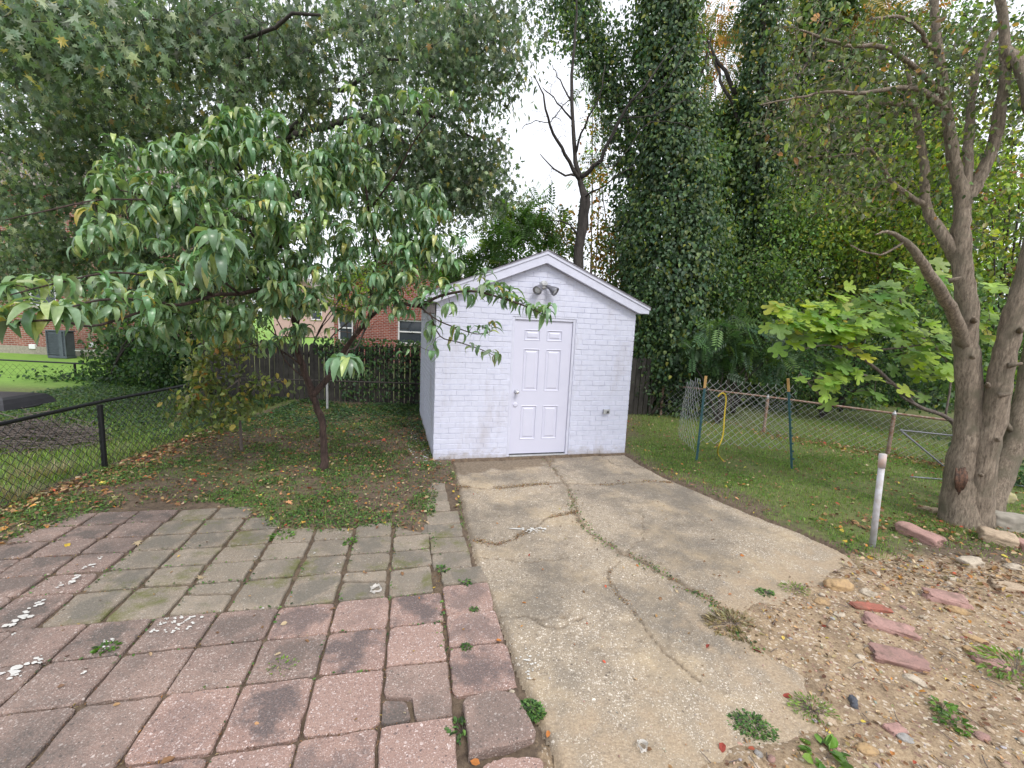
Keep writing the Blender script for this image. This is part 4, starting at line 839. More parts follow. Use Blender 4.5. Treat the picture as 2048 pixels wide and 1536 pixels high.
# extra bare twigs
bt = blobs([(450, 500, 4.5, 200, 120, .6, 60), (600, 660, 5.0, 150, 60, .3, 30), (400, 620, 4.3, 150, 50, .4, 25), (820, 640, 4.6, 80, 60, .3, 14), (520, 740, 5.1, 90, 30, .2, 8)])
grow(mb, [n_ for n_ in N], bt, .0016, 4, .1, .08, 3, .006)
done(mb, 'trunk', M['peach_bark'], pt_)
Pp, Dd, Nn, Sz = [], [], [], []
for t, d, c_, s_ in zip(tg, dirs, cntl, szl):
    a0 = random.random() * 6.28
    for k in range(int(c_)):
        a = a0 + k * 2.4 + random.uniform(-.3, .3); o = np.array([math.cos(a), math.sin(a), random.uniform(-.1, .55)]) + d * .5
        back = random.random() * .12 * (k % 3 > 0); p = t - d * back; Pp.append(p + R.normal(0, .006, 3)); Dd.append(o); Nn.append(np.array([0, 0, 1.]) + R.normal(0, .25, 3)); Sz.append(s_ * random.uniform(.75, 1.12))
Pp, Dd, Nn, Sz = map(np.array, (Pp, Dd, Nn, Sz)); T_ = tl(len(Pp), 'PEACH', .15); q = R.integers(0, 3, len(Pp)); parts = []
for k, cu in enumerate((1.6, 1.85, 2.15)):
    m_ = q == k; parts.append(place(T_peach(cu), Pp[m_], Dd[m_], Nn[m_], Sz[m_], T_[m_]))
crown(parts, M['glossy_leaf'], pt_, smooth=True)
# ---- generic leafy mass
def scatter(pts, per, spread, size, key, tmpl, hang=.5, out=None, var=.22, szv=.25, centre=None):
    P = np.repeat(pts, per, 0) + R.normal(0, 1, (len(pts) * per, 3)) * spread; n_ = len(P)
    D = unit(R.normal(size=(n_, 3)) + np.array([0, 0, -hang * 2])); Nn = R.normal(size=(n_, 3)) * .7 + np.array([0, 0, .8])
    if centre is not None: Nn = Nn + unit(P - centre) * 1.1
    T = tl(n_, key, var) * (1 + R.normal(0, .26, (len(pts), 1))).clip(.5, 1.7).repeat(per, 0)
    return place(tmpl, P, D, Nn, size * (1 + R.normal(0, szv, n_)).clip(.4, 1.7), T)
# ---- silver maple overhanging from the left
mp = tree('maple_tree', 0, 0, 'huge dark silver maple filling the upper left, behind and above the peach tree', loc=(-6.3, 11.4, 0))
mb = MB(); N = []
N.append(limb(mb, [(392, 790, 11.4), (400, 650, 11.4), (415, 500, 11.3), (440, 350, 11.2), (470, 150, 11.1), (490, -50, 11)], 0, 0, 10, 4, .02, .3, [.34, .27, .24, .2, .16, .1]))
for L, r0 in (([(415, 500, 11.3), (300, 420, 10.5), (150, 370, 9), (0, 300, 7.5)], .12), ([(440, 380, 11.2), (360, 280, 9.5), (250, 180, 7.5), (100, 80, 6)], .12), ([(450, 350, 11.2), (560, 280, 10.5), (700, 240, 10), (860, 230, 9.5), (980, 300, 9.5)], .13),
              ([(470, 200, 11.1), (600, 100, 10), (780, 20, 9), (950, -20, 9)], .12), ([(420, 520, 11.3), (520, 420, 11), (680, 370, 10.5), (830, 360, 10), (960, 390, 10)], .11), ([(470, 180, 11.1), (380, 80, 9), (300, 0, 7), (200, -60, 5.5)], .11), ([(480, 560, 11.3), (560, 500, 11.2), (620, 420, 11.), (700, 330, 11)], .05), ([(330, 60, 7.4), (400, 90, 6.6), (520, 60, 6), (640, 30, 5.6)], .04), ([(560, 280, 10.5), (640, 200, 8.5), (720, 160, 7.2), (800, 120, 6.5)], .06), ([(400, 600, 11.4), (280, 560, 10.8), (150, 480, 10), (0, 470, 9)], .08)):
    N.append(limb(mb, L, r0, .015, 7, 4, .03))
mp1 = blobs([(120, 60, 5.6, 190, 100, .9, 110), (420, 60, 6.2, 200, 90, 1.0, 110), (700, 60, 7.0, 190, 100, 1.0, 130), (930, 70, 8.3, 140, 110, .9, 110), (120, 230, 7.4, 190, 110, 1.0, 120), (330, 220, 8, 130, 110, 1, 90), (620, 190, 7.6, 170, 120, .9, 120), (820, 200, 8.4, 150, 120, .8, 110), (760, 330, 8.6, 160, 100, .8, 90), (930, 340, 9.2, 110, 90, .6, 85), (830, 420, 9.4, 110, 60, .5, 34), (90, 380, 8.3, 150, 90, .9, 80), (280, 440, 9.5, 160, 90, .8, 60), (960, 390, 9.4, 75, 40, .4, 22), (60, 500, 9.5, 120, 70, .7, 70), (180, 530, 10, 150, 60, .7, 60), (300, 500, 10, 100, 60, .6, 40), (30, 560, 9.5, 70, 30, .5, 18)])
mp2 = blobs([(250, 120, 10.5, 330, 230, 1.2, 260), (640, 120, 10.8, 330, 210, 1.2, 270), (920, 120, 11, 140, 190, .8, 120), (560, 360, 11, 230, 150, .8, 170), (250, 380, 11, 250, 140, .8, 130), (880, 360, 11, 140, 100, .7, 70), (480, 480, 11.6, 130, 110, .6, 60), (440, 600, 11.6, 90, 90, .4, 50)])
grow(mb, N, np.concatenate([mp1[::2], mp2[::3]]), .005, 4, .03, .04, 3, .03)
done(mb, 'trunk', M['dark_bark'], mp)
hf = lambda P, s_: fbm(P[:, 0] * .8 + P[:, 1] * .3, P[:, 2] * .8 + P[:, 1] * .2, 1.1, s_, 2); mp1 = mp1[hf(mp1, 3) > .32]; mp2 = mp2[hf(mp2, 8) > .31]
ppx = proj(mp1); mp1 = mp1[~((ppx[:, 0] > 985) & (ppx[:, 1] > 190) & (ppx[:, 1] < 265))]
crown([scatter(mp1, 28, .18, .103, 'MAPLE', T_MAPLE, 1.2), scatter(mp2, 27, .26, .14, 'MAPLE', T_NARROW, .8)], M['matte_leaf'], mp)
# ---- ivy clad columns on the right
def ivy_tree(base, path, rads, dens, label, key='IVY', extra=None, size=.085, name='ivy_clad_tree', group=None, limbs=(), tm=T_IVY, r0=.22):
    root = empty(name, (base[0], base[1], 0), 0, label, 'tree', group); mb = MB(); P = subdiv([at(*p) for p in path], 5, .03); rr = np.linspace(r0, .06, len(P)); mb.tube(P, rr, 8, rough=.3)
    N = [np.column_stack([P, rr])]
    for L, q0 in limbs: N.append(limb(mb, L, q0, .015, 6, 4, .03))
    RR = np.interp(np.linspace(0, 1, len(P)), np.linspace(0, 1, len(rads)), rads); n_ = dens
    t = R.random(n_) * (len(P) - 1); i = t.astype(int).clip(0, len(P) - 2); f = (t - i)[:, None]; c_ = P[i] * (1 - f) + P[i + 1] * f; r_ = RR[i] * (1 - f[:, 0]) + RR[i + 1] * f[:, 0]
    a = R.random(n_) * 2 * np.pi; o = np.stack([np.cos(a), np.sin(a) , R.normal(0, .25, n_)], 1); lump = .38 + 1.2 * fbm(a * 1.1 + base[0], c_[:, 2] * 1.1, 1.3, 7); rad = r_ * lump * (1 - .35 * R.random(n_) ** 1.5) + .16 * np.abs(R.normal(0, 1, n_))
    Q_ = c_ + o * rad[:, None]; D = unit(R.normal(size=(n_, 3)) * .6 + np.array([0, 0, -1.]) + o * .5); Nn = o + R.normal(0, .45, (n_, 3)) + np.array([0, 0, .5])
    T = tl(n_, key) * (.7 + .6 * fbm(a * 2, c_[:, 2] * 2.2, 1.5, 3))[:, None]
    parts = [place(tm, Q_, D, Nn, size * (1 + R.normal(0, .25, n_)).clip(.4, 1.8), T)]
    m_ = n_ // 2; parts.append(place(T_QUAD, c_[:m_] + o[:m_] * (rad[:m_] * .72)[:, None], D[:m_], Nn[:m_], size * 2.0, T[:m_] * .8))
    if extra is not None:
        E_ = blobs(extra[0]); grow(mb, N, E_[::2], .006, 4, .03, .05, 3, .03); parts.append(scatter(E_, extra[1], extra[2], size, extra[3] if len(extra) > 3 else key, tm, .5))
    done(mb, 'trunk', M['dark_bark'], root); crown(parts, M['matte_leaf'], root); return root
ivy_tree(at(1335, 800, 11.2), [(1345, 830, 11.2), (1345, 600, 11.2), (1355, 400, 11.2), (1340, 200, 11.2), (1340, -60, 11.2)], [1.05, 1.25, 1.25, 1.1, .9, .72, .66, .66], 20000, 'thickest ivy covered tree, a tall leafy green column just right of the shed',
         extra=([(1330, 460, 10.6, 110, 110, .5, 36), (1400, 560, 10.8, 110, 120, .5, 40), (1320, 700, 10.9, 60, 90, .4, 30), (1310, 250, 10.8, 50, 70, .3, 12)], 30, .2, 'IVY'), limbs=(([(1345, 300, 11.2), (1395, 160, 11), (1430, 60, 11)], .05),))
ivy_tree(at(1520, 800, 12.5), [(1525, 820, 12.5), (1520, 600, 12.5), (1515, 400, 12.5), (1520, 200, 12.5), (1530, -60, 12.5)], [.9, .85, .7, .6, .5, .48, .5, .45], 11000, 'slimmer ivy covered tree right of the thickest ivy column, with pinkish dead twigs', group=None,
         extra=([(1560, 640, 12, 90, 90, .4, 26), (1490, 700, 12, 90, 70, .4, 30)], 28, .2), limbs=(([(1520, 260, 12.5), (1600, 150, 12.2), (1650, 40, 12)], .07), ([(1470, 190, 12.8), (1440, 130, 12.9), (1400, 60, 13)], .07), ([(1515, 320, 12.5), (1460, 200, 12.7), (1430, 130, 12.9), (1395, 40, 13)], .06)))
ivy_tree(at(1440, 800, 13.6), [(1445, 820, 13.6), (1440, 600, 13.6), (1450, 400, 13.6), (1440, 230, 13.6)], [1.5, 1.5, 1.3, .7], 11000, 'broad leafy vine mass filling the gap between the two tallest ivy columns', 'GRN', size=.11)
ivy_tree(at(1620, 800, 13.8), [(1630, 820, 13.8), (1620, 600, 13.8), (1640, 400, 13.8), (1650, 200, 13.8), (1660, -40, 13.8)], [1.7, 1.6, 1.3, 1.0, .5], 13000, 'ivy draped tree behind the yellow green foliage, right of the slimmer ivy column', 'GRN', size=.11)
ivy_tree(at(1800, 800, 14.5), [(1800, 820, 14.5), (1800, 600, 14.5), (1790, 400, 14.5), (1800, 200, 14.5)], [1.9, 1.8, 1.5, .8], 11000, 'broad dark ivy draped tree straight behind the crown of the fig', 'IVY', size=.12)
# vine hung leaning tree left of the ivy column, canopy at the top
ivy_tree(at(1245, 700, 12.2), [(1270, 800, 12.4), (1270, 560, 12.4), (1262, 400, 12.3), (1250, 240, 12.3), (1190, 110, 12.3), (1140, -40, 12.3)], [.3, .4, .35, .5, .6, .6, .5, .5], 5500, 'vine hung slender tree leaning left at the top between the maple and ivy column',
         extra=([(1150, 20, 12, 70, 60, .5, 36), (1200, 120, 12, 75, 50, .5, 36), (1255, 190, 12, 40, 60, .4, 22), (1110, 75, 12, 50, 30, .4, 18), (1270, 90, 12.2, 30, 60, .3, 12), (1100, 10, 12, 60, 40, .4, 20), (1230, 60, 12, 60, 60, .4, 24)], 24, .19), r0=.12, size=.08)
# ---- bare dead tree behind the shed
dt = tree('dead_tree', 0, 0, 'leafless dark dead tree with bare forked branches standing against the white sky behind the shed', loc=tuple(list(at(1155, 640, 10.8)[:2]) + [0]))
mb = MB(); N = []; Yd = 10.8
N.append(limb(mb, [(1150, 760, Yd), (1155, 640, Yd), (1158, 500, Yd), (1172, 410, Yd), (1165, 380, Yd), (1158, 350, Yd), (1148, 290, Yd), (1143, 180, Yd), (1150, 60, Yd), (1155, -40, Yd)], 0, 0, 8, 4, .012, .3, [.17, .14, .12, .13, .08, .062, .05, .04, .025, .015]))
for L, r_ in (([(1160, 360, Yd), (1130, 310, 10.5), (1100, 250, 10.2), (1085, 190, 9.9), (1070, 150, 9.9)], .05), ([(1160, 355, Yd), (1200, 320, 10.5), (1240, 240, 10.2), (1290, 170, 9.9), (1350, 90, 9.9)], .06), ([(1158, 350, Yd), (1120, 345, 10.5), (1080, 308, 10.2)], .035),
              ([(1150, 310, Yd), (1170, 250, 10.5), (1200, 190, 10.2), (1210, 130, 10.2)], .03), ([(1145, 240, Yd), (1115, 205, 10.5), (1085, 175, 10.2)], .025), ([(1142, 200, Yd), (1120, 160, 10.8), (1105, 130, 10.8)], .022), ([(1143, 190, Yd), (1110, 235, 10.5), (1098, 245, 10.2)], .012),
              ([(1165, 395, Yd), (1210, 370, 10.2), (1270, 330, 9.9)], .025), ([(1195, 325, 10.5), (1230, 330, 9.7), (1300, 245, 9.4), (1400, 262, 9.4)], .014), ([(1245, 235, 10.2), (1300, 232, 9.6), (1370, 200, 9.4)], .012), ([(1270, 200, 9.9), (1330, 170, 9.6), (1380, 80, 9.4)], .012), ([(1100, 245, 10.2), (1060, 245, 10.2), (1045, 258, 10.2)], .01), ([(1155, 470, Yd), (1130, 445, 10.5), (1100, 440, 10.2)], .03)):
    N.append(limb(mb, L, r_, .008, 6, 4, .015))
grow(mb, N, blobs([(1110, 220, 10.2, 60, 90, .4, 46), (1250, 240, 9.9, 90, 80, .4, 60), (1330, 200, 9.4, 80, 80, .3, 34), (1180, 200, 10.2, 50, 90, .3, 30), (1110, 340, 10.2, 40, 50, .3, 14)]), .0045, 4, .08, .08, 3, .012)
done(mb, 'trunk', M['dead_bark'], dt)
# ---- saplings with compound leaves behind the shed and in the wood
def sapling(name, base_px, Y, lst, per, sp_, size, key, tmpl, label, stems=6, group=None, mat='leaf', bark='twig_bark', cat='tree', hang=.4):
    b_ = at(base_px, 700, Y); root = empty(name, (b_[0], b_[1], 0), 0, label, cat, group); mb = MB(); N = []; P = blobs(lst)
    base = np.array([b_[0], b_[1], 0.]); idx = R.choice(len(P), stems, replace=False)
    for i in idx:
        t = P[i]; s_ = base + np.array([random.uniform(-.02, .02), random.uniform(-.02, .02), 0]); Q_ = subdiv([s_, s_ * .7 + t * .3 + np.array([0, 0, (t[2]) * .15]), s_ * .3 + t * .7 + np.array([0, 0, t[2] * .1]), t], 3, .01); rr = np.linspace(.03, .008, len(Q_)); mb.tube(Q_, rr, 5); N.append(np.column_stack([Q_, rr]))
    grow(mb, N, P[::2], .004, 3, .05, .05, 3, .012); done(mb, 'trunk', M[bark], root); crown([scatter(P, per, sp_, size, key, tmpl, hang)], M[mat], root); return root
G_['AIL'] = ([(.09, .19, .04), (.13, .25, .05), (.2, .3, .06), (.06, .12, .03)], [5, 4, 2, 3])
G_['AUT'] = ([(.25, .24, .05), (.42, .26, .04), (.5, .22, .04), (.1, .17, .05), (.45, .2, .12)], [4, 3, 2, 5, .6])
G_['DKG'] = ([(.055, .11, .055), (.08, .155, .06), (.125, .205, .065)], [5, 5, 2])
G_['FIG'] = ([(.18, .31, .08), (.28, .43, .085), (.40, .54, .09), (.52, .52, .08)], [4, 4, 3.2, .5])
G_['MULTI'] = ([(.12, .17, .055), (.19, .24, .08), (.30, .29, .09), (.42, .22, .09), (.08, .12, .05)], [5, 4, 1.3, .35, 5])
sapling('sapling', 1000, 12.5, [(1010, 450, 12.5, 65, 60, .5, 40), (960, 520, 12.6, 70, 50, .4, 30), (1065, 430, 12.5, 40, 50, .4, 20), (900, 540, 12.6, 60, 50, .4, 20), (1100, 480, 12.6, 40, 30, .3, 12)], 5, .2, .5, 'AIL', T_COMP, 'bright green sapling with feathery compound leaves showing just above the shed roof', 6)
sapling('sapling', 1240, 13.2, [(1220, 490, 13.2, 90, 70, .5, 60), (1190, 330, 13.3, 25, 120, .3, 14), (1100, 470, 13.2, 60, 40, .4, 24), (1240, 570, 13, 60, 50, .4, 34)], 28, .22, .10, 'AUT', T_OVAL, 'sapling turning yellow and orange beside the dead trunk behind the shed roof', 7)
sapling('sapling', 1180, 15, [(1200, 200, 15, 25, 110, .4, 16), (1185, 330, 15, 22, 60, .4, 8)], 5, .25, .45, 'AIL', T_COMP, 'tall slender yellow green tree against the sky beside the bare dead tree', 3)
# ---- woods on the right
def bush(name, px, Y, lst, per, sp_, size, key, tmpl, label, stems=5, cat='bush', group=None, hang=.4): return sapling(name, px, Y, lst, per, sp_, size, key, tmpl, label, stems, group, 'matte_leaf', 'dark_bark', cat, hang)
bush('bush', 1310, 10.2, [(1310, 640, 10.4, 50, 110, .4, 50), (1340, 760, 10.4, 90, 50, .4, 50)], 30, .17, .075, 'DKG', T_QUAD, 'dense dark green bush pressed against the right wall of the shed')
bush('bush', 1450, 9.6, [(1450, 690, 9.8, 80, 60, .5, 55), (1530, 680, 9.8, 80, 60, .5, 45)], 3, .14, .40, 'DKG', T_COMP, 'deep green fern leaved bush behind the wire panel')
bush('bush', 1480, 11, [(1450, 610, 11, 110, 90, .5, 70), (1560, 560, 11, 110, 100, .5, 70), (1590, 430, 11.5, 90, 80, .5, 50), (1440, 480, 12, 70, 80, .5, 30)], 30, .2, .085, 'GRN', T_OVAL, 'green bush of small round leaves between the ivy columns')
bush('bush', 1660, 11, [(1640, 740, 10.8, 140, 60, .5, 70), (1800, 760, 10.5, 140, 60, .5, 60)], 28, .2, .085, 'DKG', T_QUAD, 'dark undergrowth bush behind the rusty fence and below the fig')
bush('yellowing_tree', 1700, 12, [(1650, 440, 12, 130, 90, .7, 70), (1780, 480, 12, 130, 100, .7, 70), (1860, 300, 11.5, 160, 110, .7, 80), (1620, 250, 13, 90, 90, .6, 30), (1720, 600, 12, 160, 80, .6, 60)], 34, .28, .10, 'YEL', T_OVAL, 'yellow green tree in the wood behind the forked grey trunks', 9, 'tree')
bush('yellowing_tree', 2000, 10, [(2000, 350, 10, 110, 100, .7, 60), (1990, 500, 10, 130, 90, .6, 60), (2060, 180, 10, 90, 90, .6, 40)], 32, .26, .10, 'YEL', T_OVAL, 'bright yellow green tree at the right edge behind the thick trunks', 7, 'tree')
bush('tall_tree', 1450, 15, [(1430, 60, 15, 80, 90, .6, 44), (1480, 170, 15, 60, 90, .6, 36), (1600, 60, 15, 90, 80, .8, 50), (1730, 30, 14, 120, 70, .8, 60), (1440, 330, 15, 60, 80, .6, 24)], 5, .4, .5, 'AUT', T_COMP, 'tall tree with long yellow and rust feathery leaves at the top behind the ivy columns', 6, 'tree')
bush('tall_tree', 1900, 14, [(1830, 120, 14, 170, 130, 1, 90), (1680, 190, 14, 140, 120, 1, 70), (1980, 90, 13, 120, 100, .8, 60), (1600, 380, 14, 110, 110, .8, 60), (1750, 320, 14, 120, 90, .8, 50), (1880, 420, 14, 180, 120, 1, 70)], 36, .32, .12, 'GRN', T_QUAD, 'tall loose crowned green tree filling the upper right behind the forked trunks', 9, 'tree')
bush('bush', 1950, 9, [(1960, 640, 9, 130, 90, .5, 60), (2000, 760, 8.8, 120, 80, .5, 50), (1860, 640, 9.6, 90, 80, .5, 40)], 24, .2, .10, 'GRN', T_OVAL, 'green bush behind the base of the thick forked trunks at the right edge')
bush('bush', 1990, 6.6, [(1990, 880, 6.6, 80, 60, .3, 30), (2040, 960, 6.2, 60, 50, .3, 20)], 16, .12, .08, 'DKG', T_OVAL, 'low dark weedy bush behind the stone blocks at the right edge')
# far wood closing the view, one mass nobody could count
P = np.column_stack([R.uniform(-14, 26, 5200), R.uniform(17.5, 22, 5200), R.random(5200) ** 1.1 * 4.2]); P = P[(P[:, 0] > 3.2)]; P2 = np.column_stack([R.uniform(6, 26, 2600), R.uniform(17, 20, 2600), 2 + R.random(2600) * 6]); P2 = P2[fbm(P2[:, 0], P2[:, 2], .8, 5) > .42]
fw_ = leaves('far_wood', [scatter(P, 7, .35, .2, 'DKG', T_QUAD, .3), scatter(P2, 8, .4, .22, 'GRN', T_QUAD, .3)], M['matte_leaf']); tag(fw_, kind='stuff')
# ---- multi stemmed grey tree, foreground right
gt = tree('forked_tree', 1930, 1045, 'big grey barked tree forking into several trunks at the right, hollow scar near its base')
mb = MB(); N = []
def lm(L, rads, k=12, rough=.22, sub=5): N.append(limb(mb, L, 0, 0, k, sub, .004, rough, rads))
lm([(1922, 1052, 4.72), (1918, 1000, 4.74), (1925, 920, 4.76), (1938, 840, 4.78), (1938, 760, 4.78), (1930, 690, 4.8), (1935, 620, 4.8), (1925, 540, 4.82), (1921, 470, 4.84), (1925, 405, 4.86), (1910, 340, 4.88), (1897, 250, 4.9), (1885, 160, 4.9), (1872, 60, 4.9), (1860, -60, 4.9)], [.205, .155, .13, .118, .112, .105, .09, .082, .076, .07, .056, .048, .043, .038, .03])
lm([(1948, 1048, 4.7), (1955, 985, 4.68), (1972, 905, 4.66), (1990, 820, 4.64), (2004, 740, 4.62), (2026, 640, 4.6), (2050, 560, 4.6), (2078, 440, 4.6), (2110, 300, 4.6)], [.17, .13, .115, .105, .10, .092, .085, .075, .065])
lm([(1958, 1040, 4.9), (1955, 930, 4.95), (1965, 860, 4.95), (1985, 820, 4.95), (2020, 860, 5.1)], [.12, .09, .075, .05, .03])
lm([(1965, 1075, 4.9), (1985, 1000, 4.95), (2030, 880, 5.1), (2060, 740, 5.2), (2085, 600, 5.2), (2100, 420, 5.2)], [.14, .12, .10, .095, .09, .08])
lm([(1928, 690, 4.78), (1905, 625, 4.65), (1870, 565, 4.5), (1835, 512, 4.4), (1805, 478, 4.35), (1775, 464, 4.3), (1750, 470, 4.3)], [.075, .056, .047, .038, .026, .014, .006], 10)
lm([(1925, 410, 4.86), (1955, 365, 4.85), (1983, 300, 4.85), (2000, 230, 4.8), (2012, 120, 4.8), (2000, 0, 4.8), (1985, -60, 4.8)], [.065, .06, .055, .05, .042, .036, .03], 9)
lm([(1921, 530, 4.84), (1885, 470, 4.9), (1852, 415, 5.), (1850, 350, 5.), (1840, 270, 5), (1825, 200, 5), (1815, 130, 5)], [.06, .052, .045, .04, .034, .026, .015], 9)
lm([(1924, 410, 4.88), (1935, 330, 4.9), (1940, 240, 5), (1950, 150, 5), (1990, 60, 5)], [.05, .045, .04, .032, .028], 8)
lm([(1895, 230, 4.9), (1860, 190, 4.7), (1800, 176, 4.5), (1730, 186, 4.3), (1660, 185, 4.2), (1590, 196, 4.1), (1520, 210, 4.0)], [.036, .027, .021, .017, .012, .009, .005], 8)
lm([(1830, 210, 4.95), (1760, 205, 4.8), (1710, 225, 4.7)], [.03, .02, .01], 6)
lm([(1868, 100, 4.9), (1850, 85, 4.8), (1840, 60, 4.7), (1800, 35, 4.6), (1740, 38, 4.5)], [.03, .02, .018, .014, .01], 6)
lm([(2010, 100, 4.8), (2040, 130, 4.7), (2060, 220, 4.6)], [.05, .05, .05], 8)
lm([(1850, 410, 5), (1790, 370, 4.9), (1740, 300, 4.8), (1700, 310, 4.7), (1600, 315, 4.6)], [.03, .022, .016, .012, .008], 6)
lm([(1810, 480, 4.36), (1760, 510, 4.4), (1700, 490, 4.5)], [.014, .01, .006], 5)
lm([(1890, 190, 4.9), (1780, 100, 4.6), (1690, 90, 4.4), (1600, 60, 4.3)], [.03, .022, .014, .008], 6)
for (px, py, Y) in ((1955, 905, 4.68), (1975, 770, 4.55), (2025, 730, 4.5), (1995, 880, 4.55), (1905, 560, 4.7), (1945, 715, 4.7), (2040, 660, 4.5), (1962, 950, 4.6), (2005, 790, 4.52), (1948, 640, 4.68)):
    c_ = at(px, py, Y); d_ = unit(np.array([random.choice((-1, 1)) * .8, -.7, .4])); mb.tube([c_ - d_ * .03, c_ + d_ * .03, c_ + d_ * .07], [.03, .02, .012], 7)
tg = blobs([(1620, 240, 4.4, 140, 130, .5, 120), (1760, 160, 4.7, 160, 140, .6, 130), (1900, 120, 4.9, 150, 130, .6, 110), (1990, 200, 4.9, 90, 180, .5, 80), (1700, 350, 4.7, 150, 90, .5, 90), (1850, 300, 5, 130, 120, .5, 70), (1640, 80, 4.6, 130, 90, .5, 80), (1990, 420, 5, 70, 120, .4, 30)])
grow(mb, N, tg, .0028, 5, .1, .07, 4, .014, 1.8)
tw = blobs([(1650, 240, 4.4, 150, 140, .5, 420), (1800, 160, 4.7, 180, 160, .6, 420), (1980, 200, 4.9, 100, 200, .5, 200), (1700, 380, 4.6, 140, 80, .5, 170)])
N2 = N + [np.column_stack([tg, np.full(len(tg), .004)])]
grow(mb, N2, tw, .0023, 4, .12, .12, 3, .005, 1.2)
done(mb, 'trunk', M['grey_bark'], gt)
crown([scatter(tg, 4, .10, .055, 'MULTI', T_OVAL, .4), scatter(tw[::4], 2, .06, .05, 'MULTI', T_OVAL, .6)], M['leaf'], gt)
sc_ = at(1925, 960, 4.60); mbs = MB()
for k in range(9): a = (k / 8 - .5); mbs.tube([sc_ + np.array([a * .12, .012 + abs(a) * .03, .13 - abs(a) * .05 + random.uniform(-.02, .02)]), sc_ + np.array([a * .11, .0 + random.uniform(0, .02), 0]), sc_ + np.array([a * .08, .012, -.16 + abs(a) * .08 + random.uniform(-.02, .02)])], [.009, .015, .006], 5)
done(mbs, 'scar', simple('exposed_wood', (.15, .075, .045), .8, sc=30, c2=(.04, .025, .018)), gt)
# ---- fig
fg = tree('fig_tree', 0, 0, 'fig tree with large lobed light green leaves reaching out left of the forked trunks', loc=tuple(list(g(2010, 1010)) + [0]))
mb = MB(); N = []
b_ = g(2010, 1010); N.append(limb(mb, [(2010, 1012, b_[1]), (1990, 960, 5.5), (1900, 840, 5.6), (1840, 815, 5.5), (1790, 770, 5.4), (1730, 720, 5.3), (1700, 700, 5.2), (1640, 680, 5.2)], .035, .01, 7, 4, .005, .2))
for L in ([(1890, 835, 5.6), (1900, 740, 5.7), (1850, 680, 5.7), (1760, 650, 5.6)], [(1720, 715, 5.3), (1660, 690, 5.1), (1600, 700, 5.0)], [(1790, 770, 5.4), (1700, 745, 5.2), (1610, 765, 5.1)], [(1730, 720, 5.3), (1700, 650, 5.3), (1690, 600, 5.4)], [(1850, 680, 5.7), (1800, 600, 5.8), (1830, 560, 5.9)], [(1760, 700, 5.5), (1840, 690, 5.4), (1890, 680, 5.4)], [(1640, 790, 5.1), (1620, 770, 5.1), (1600, 745, 5.1)], [(1840, 815, 5.5), (1800, 790, 5.3), (1850, 800, 5.2)]): N.append(limb(mb, L, .014, .005, 5))
fp = blobs([(1680, 655, 5.2, 90, 70, .35, 40), (1600, 640, 5.1, 65, 40, .25, 18), (1780, 620, 5.5, 110, 60, .4, 30), (1840, 700, 5.5, 90, 70, .35, 26), (1700, 750, 5.2, 90, 40, .3, 16), (1830, 570, 5.9, 90, 40, .4, 16), (2000, 640, 5.6, 60, 80, .3, 12)])
fe = np.array([at(*p) for p in [(1595, 755, 5.05), (1660, 800, 5.05), (1630, 745, 5.1), (1850, 790, 5.0), (1820, 780, 5.1), (1545, 650, 5.0), (1575, 680, 5.0), (1600, 670, 5.0), (1640, 640, 5.0), (1680, 600, 5.2), (1730, 695, 5.0), (1765, 670, 5.1), (1690, 665, 5.0), (1655, 785, 5.1), (1900, 735, 5.2)]])
tg = np.concatenate([fp, fe]); grow(mb, N, tg, .003, 4, .05, .04, 4, .008); done(mb, 'trunk', M['twig_bark'], fg)
P = np.concatenate([fp, fp + R.normal(0, .08, fp.shape), fe]); n_ = len(P); Dv = unit(R.normal(size=(n_, 3)) * np.array([1, .6, .25]) + np.array([-.25, -.9, -.35])); Nn = R.normal(0, .3, (n_, 3)) + np.array([0, -.55, 1.])
Tt = tl(n_, 'FIG', .12); crown([place(T_FIG, P, Dv, Nn, R.uniform(.13, .21, n_), Tt)], M['matte_leaf'], fg)
# ---- small tree near the left fence
st = tree('young_tree', 482, 902, 'thin young tree with round yellowing leaves between the black fence and peach tree')
mb = MB(); N = [limb(mb, [(483, 905, 6.12), (481, 860, 6.12), (476, 800, 6.1), (478, 740, 6.05), (465, 680, 6.0), (455, 600, 6.0)], .022, .008, 7)]
for L in ([(478, 800, 6.1), (420, 780, 5.9), (370, 800, 5.7)], [(478, 780, 6.1), (520, 770, 6.), (560, 760, 5.9)], [(476, 740, 6.05), (420, 700, 6), (380, 660, 5.9)], [(477, 760, 6.), (430, 800, 5.8), (420, 830, 5.7)]): N.append(limb(mb, L, .01, .004, 5))
P = blobs([(440, 690, 6, 80, 60, .4, 70), (400, 745, 5.9, 60, 35, .3, 26), (520, 770, 6, 55, 25, .25, 22), (370, 810, 5.7, 40, 25, .2, 18), (430, 830, 5.7, 45, 22, .25, 20), (480, 810, 6, 50, 30, .3, 16), (440, 620, 6, 70, 40, .4, 20), (410, 790, 5.8, 50, 40, .3, 18)]); grow(mb, N, P, .002, 4, .06, .06, 3, .008); done(mb, 'trunk', M['twig_bark'], st)
G_['YNG'] = ([(.16, .2, .06), (.24, .27, .08), (.1, .14, .05), (.36, .28, .07), (.36, .17, .05)], [5, 3, 4, 1.2, .4]); crown([scatter(P, 7, .075, .075, 'YNG', T_OVAL, .5)], M['leaf'], st)
